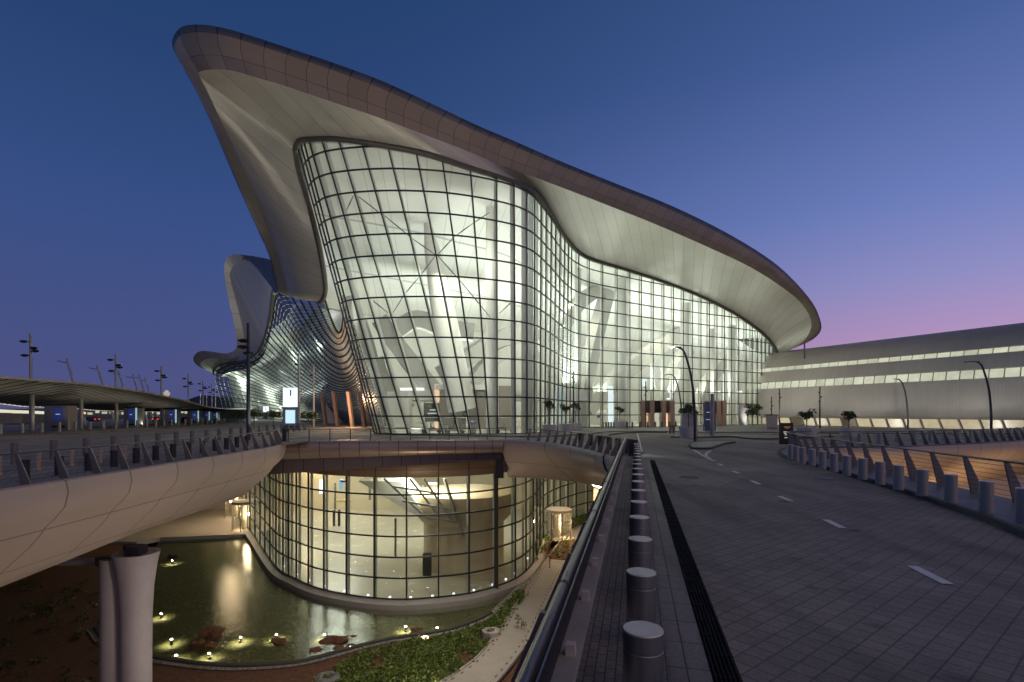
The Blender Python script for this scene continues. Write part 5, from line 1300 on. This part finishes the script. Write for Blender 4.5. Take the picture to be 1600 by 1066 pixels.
# far bits: lit strips, low buildings, vehicles, hills, control tower
fb = thing('far_ramp', 'distant ramp with a bright lit edge beyond the canopy', 'ramp', (-110, 118, 0))
P = cr([at(-60, 632, 112), at(-10, 641, 112), at(12, 643, 114), at(40, 644, 118), at(75, 645.5, 122)], 4); MB().bar(P, .5, .7).build('lit_edge', 'strip', fb); MB().bar([p + V((0, 3, -1.6)) for p in P], 5, 2.2).build('deck', 'fins', fb)
lbld = thing('far_building', 'distant low dark building with small lit windows beyond the canopy', 'building', (-170, 215, 0))
MB().box((-185, 222, 2.1), (170, 10, 4.2)).build('wall', 'fins', lbld)
for k in range(22):
    px = 84 + k * 11 + random.uniform(-3, 3); a = at(px, 645 + random.uniform(-1.5, 1.5), 216.6); MB().box(a, (random.uniform(.8, 2.2), .2, .9)).build('window', 'winb' if k % 4 else 'warm', lbld)
def car(q, rz, label, paint='carp', rear=True):
    o = thing('parked_car', label, 'car', q, rz)
    b = MB(); b.box((0, 0, .62), (1.75, 4.3, .6), taper=.94); b.box((0, -.15, 1.15), (1.55, 2.4, .55), taper=.78); b.build('body', paint, o, local=True)
    for x in (-.8, .8):
        for y in (-1.35, 1.35): MB().tube([(x - .1, y, .33), (x + .1, y, .33)], .33, 14).build('wheel', 'tyre', o, local=True)
        MB().box((x * .78, -2.12, .78), (.36, .1, .2)).build('tail_light', 'red', o, local=True); MB().box((x * .78, 2.12, .7), (.34, .1, .18)).build('headlight', 'lightw', o, local=True)
    MB().box((0, -1.12, 1.17), (1.2, .1, .36)).build('rear_window', 'black', o, local=True); return o
car(vert(288, 132), R(20), 'dark car with glowing red tail lights under the canopy'); car(vert(247, 150), R(15), 'dark car with red tail lights seen past the leaning masts'); car(vert(142, 150), R(80), 'dark car with lights in the distance between canopy columns')
for px, d, lab in ((88 + 60, 92, 'low pale barrier beside the second canopy column'),):
    q = vert(px, d); o_ = thing('barrier', lab, 'barrier', q); b = MB(); b.box(q + V((0, 0, 1.0)), (5, .1, .1)); b.box(q + V((0, 0, .1)), (5, .1, .1)); b.build('rail', 'galv', o_); b = MB()
    for k in range(21): b.box(q + V((-2.5 + k * .25, 0, .55)), (.04, .04, .9))
    b.build('baluster', 'galv', o_)
hl = MB(); xs = [-2600 + 60 * i for i in range(46)]; r0, r1 = [], []
for x in xs:
    h = 40 + 70 * max(0, 1 - ((x + 1830) / 520) ** 2) * (.75 + .35 * noise.noise(V((x * .006, 0, 0)))) + 26 * noise.noise(V((x * .004, 5, 0))) ; r0.append(V((x, 3000, -2))); r1.append(V((x, 3250, max(6, h))))
hl.grid([r0, r1, [p + V((0, 600, -20)) for p in r1]]); struct('hills', hl, 'hill', smooth=True)
ct = thing('control_tower', 'distant white lit control tower on the dark hill line', 'tower', at(260.5, 645, 1500)); d = 1500
q = at(260.5, 645, d); q.z = 0; MB().lathe([(5, -2), (4, 48), (6, 52), (8, 55), (8, 61), (5, 62), (4, 66), (.5, 67)], q, 16).build('shaft', lit('tower_lights', (1, .85, .7), .42), ct)

# small buggies parked behind the foot of the glass bay
def buggy(q, rz, label):
    o = thing('buggy', label, 'buggy', q, rz)
    b = MB(); b.box((0, 0, .45), (2.6, 1.15, .28), taper=.95); b.box((1.05, 0, .72), (.5, 1.1, .5), taper=.75); b.build('body', 'buggyw', o, local=True)
    MB().box((-.1, 0, 1.95), (2.3, 1.25, .09), taper=.9).build('roof', 'buggyw', o, local=True)
    for x in (-1.0, .85):
        for y in (-.52, .52):
            MB().tube([(x, y, .6), (x * .92, y, 1.93)], .03, 6).build('post', 'fins', o, local=True); MB().tube([(x, y - .08, .25), (x, y + .08, .25)], .25, 12).build('wheel', 'tyre', o, local=True)
    for x in (-.75, .1): s_ = MB(); s_.box((x, 0, .72), (.5, 1.05, .16)); s_.box((x - .25, 0, 1.0), (.12, 1.05, .5)); s_.build('seat', 'fins', o, local=True)
    return o
for i, (px, d, rz, lab) in enumerate(((675, 64.3, 10, 'pale buggy behind the glass bay, before the black board'), (709, 64.5, 170, 'pale buggy beside the blue barrel behind the glass'), (790, 65.5, 5, 'brownish buggy behind the glass near the yellow columns'))): buggy(vert(px, d, .06), R(rz), lab)
q = vert(739, 64, .06); o_ = thing('barrel', 'blue topped barrel behind the glass bay by the buggies', 'barrel', q); MB().lathe([(.4, 0), (.44, .5), (.4, 1.1)], q, 16).build('drum', 'galv', o_); MB().lathe([(.45, 1.1), (.45, 1.45), (.3, 1.55)], q, 16).build('lid', 'screenb', o_)
q = at(675, 668, 70); q.z = .06; o_ = thing('notice_board', 'black framed notice board behind the glass bay above the buggies', 'notice board', q)
MB().box(q + V((0, 0, 2.6)), (2.0, .2, 2.5)).build('board', 'black', o_); MB().tube([q + V((-1.05, 0, 0)), q + V((-1.05, 0, 4.0)), q + V((1.05, 0, 4.0)), q + V((1.05, 0, 0))], .06, 8).build('frame', 'dsteel', o_)
for z, w in ((2.9, .8), (2.45, 1.3)):
    MB().box(q + V((.1, -.12, z)), (w, .03, .14)).build('text_line', 'lett', o_)

for k in range(2, 24):
    q = cp[k * 2]; lamp('canopy_uplight', 'SPOT', (q.x + 2.5, q.y, .4), 170 * ((Mi[k * 2].z - .4) / 5) ** 2 * (.5 if q.y > 115 else 1), (1, .93, .76), .12, aim=(q.x + 2, q.y, 8), spot=150, blend=.8)

for (px, py), lab in (((1077, 746), 'round dark manhole cover in the road beyond the drain'), ((1290, 748), 'pale round manhole cover in the road near the kerb')):
    q = gnd(px, py) + V((0, 0, .006)); o_ = thing('manhole_cover', lab, 'manhole cover', q)
    MB().lathe([(.42, 0), (.42, .008), (.02, .008)], q, 24).build('frame', 'dsteel' if px < 1200 else 'kerb', o_); MB().lathe([(.36, .008), (.35, .016), (.02, .016)], q, 24).build('lid', 'kerbd' if px < 1200 else 'kerb', o_)
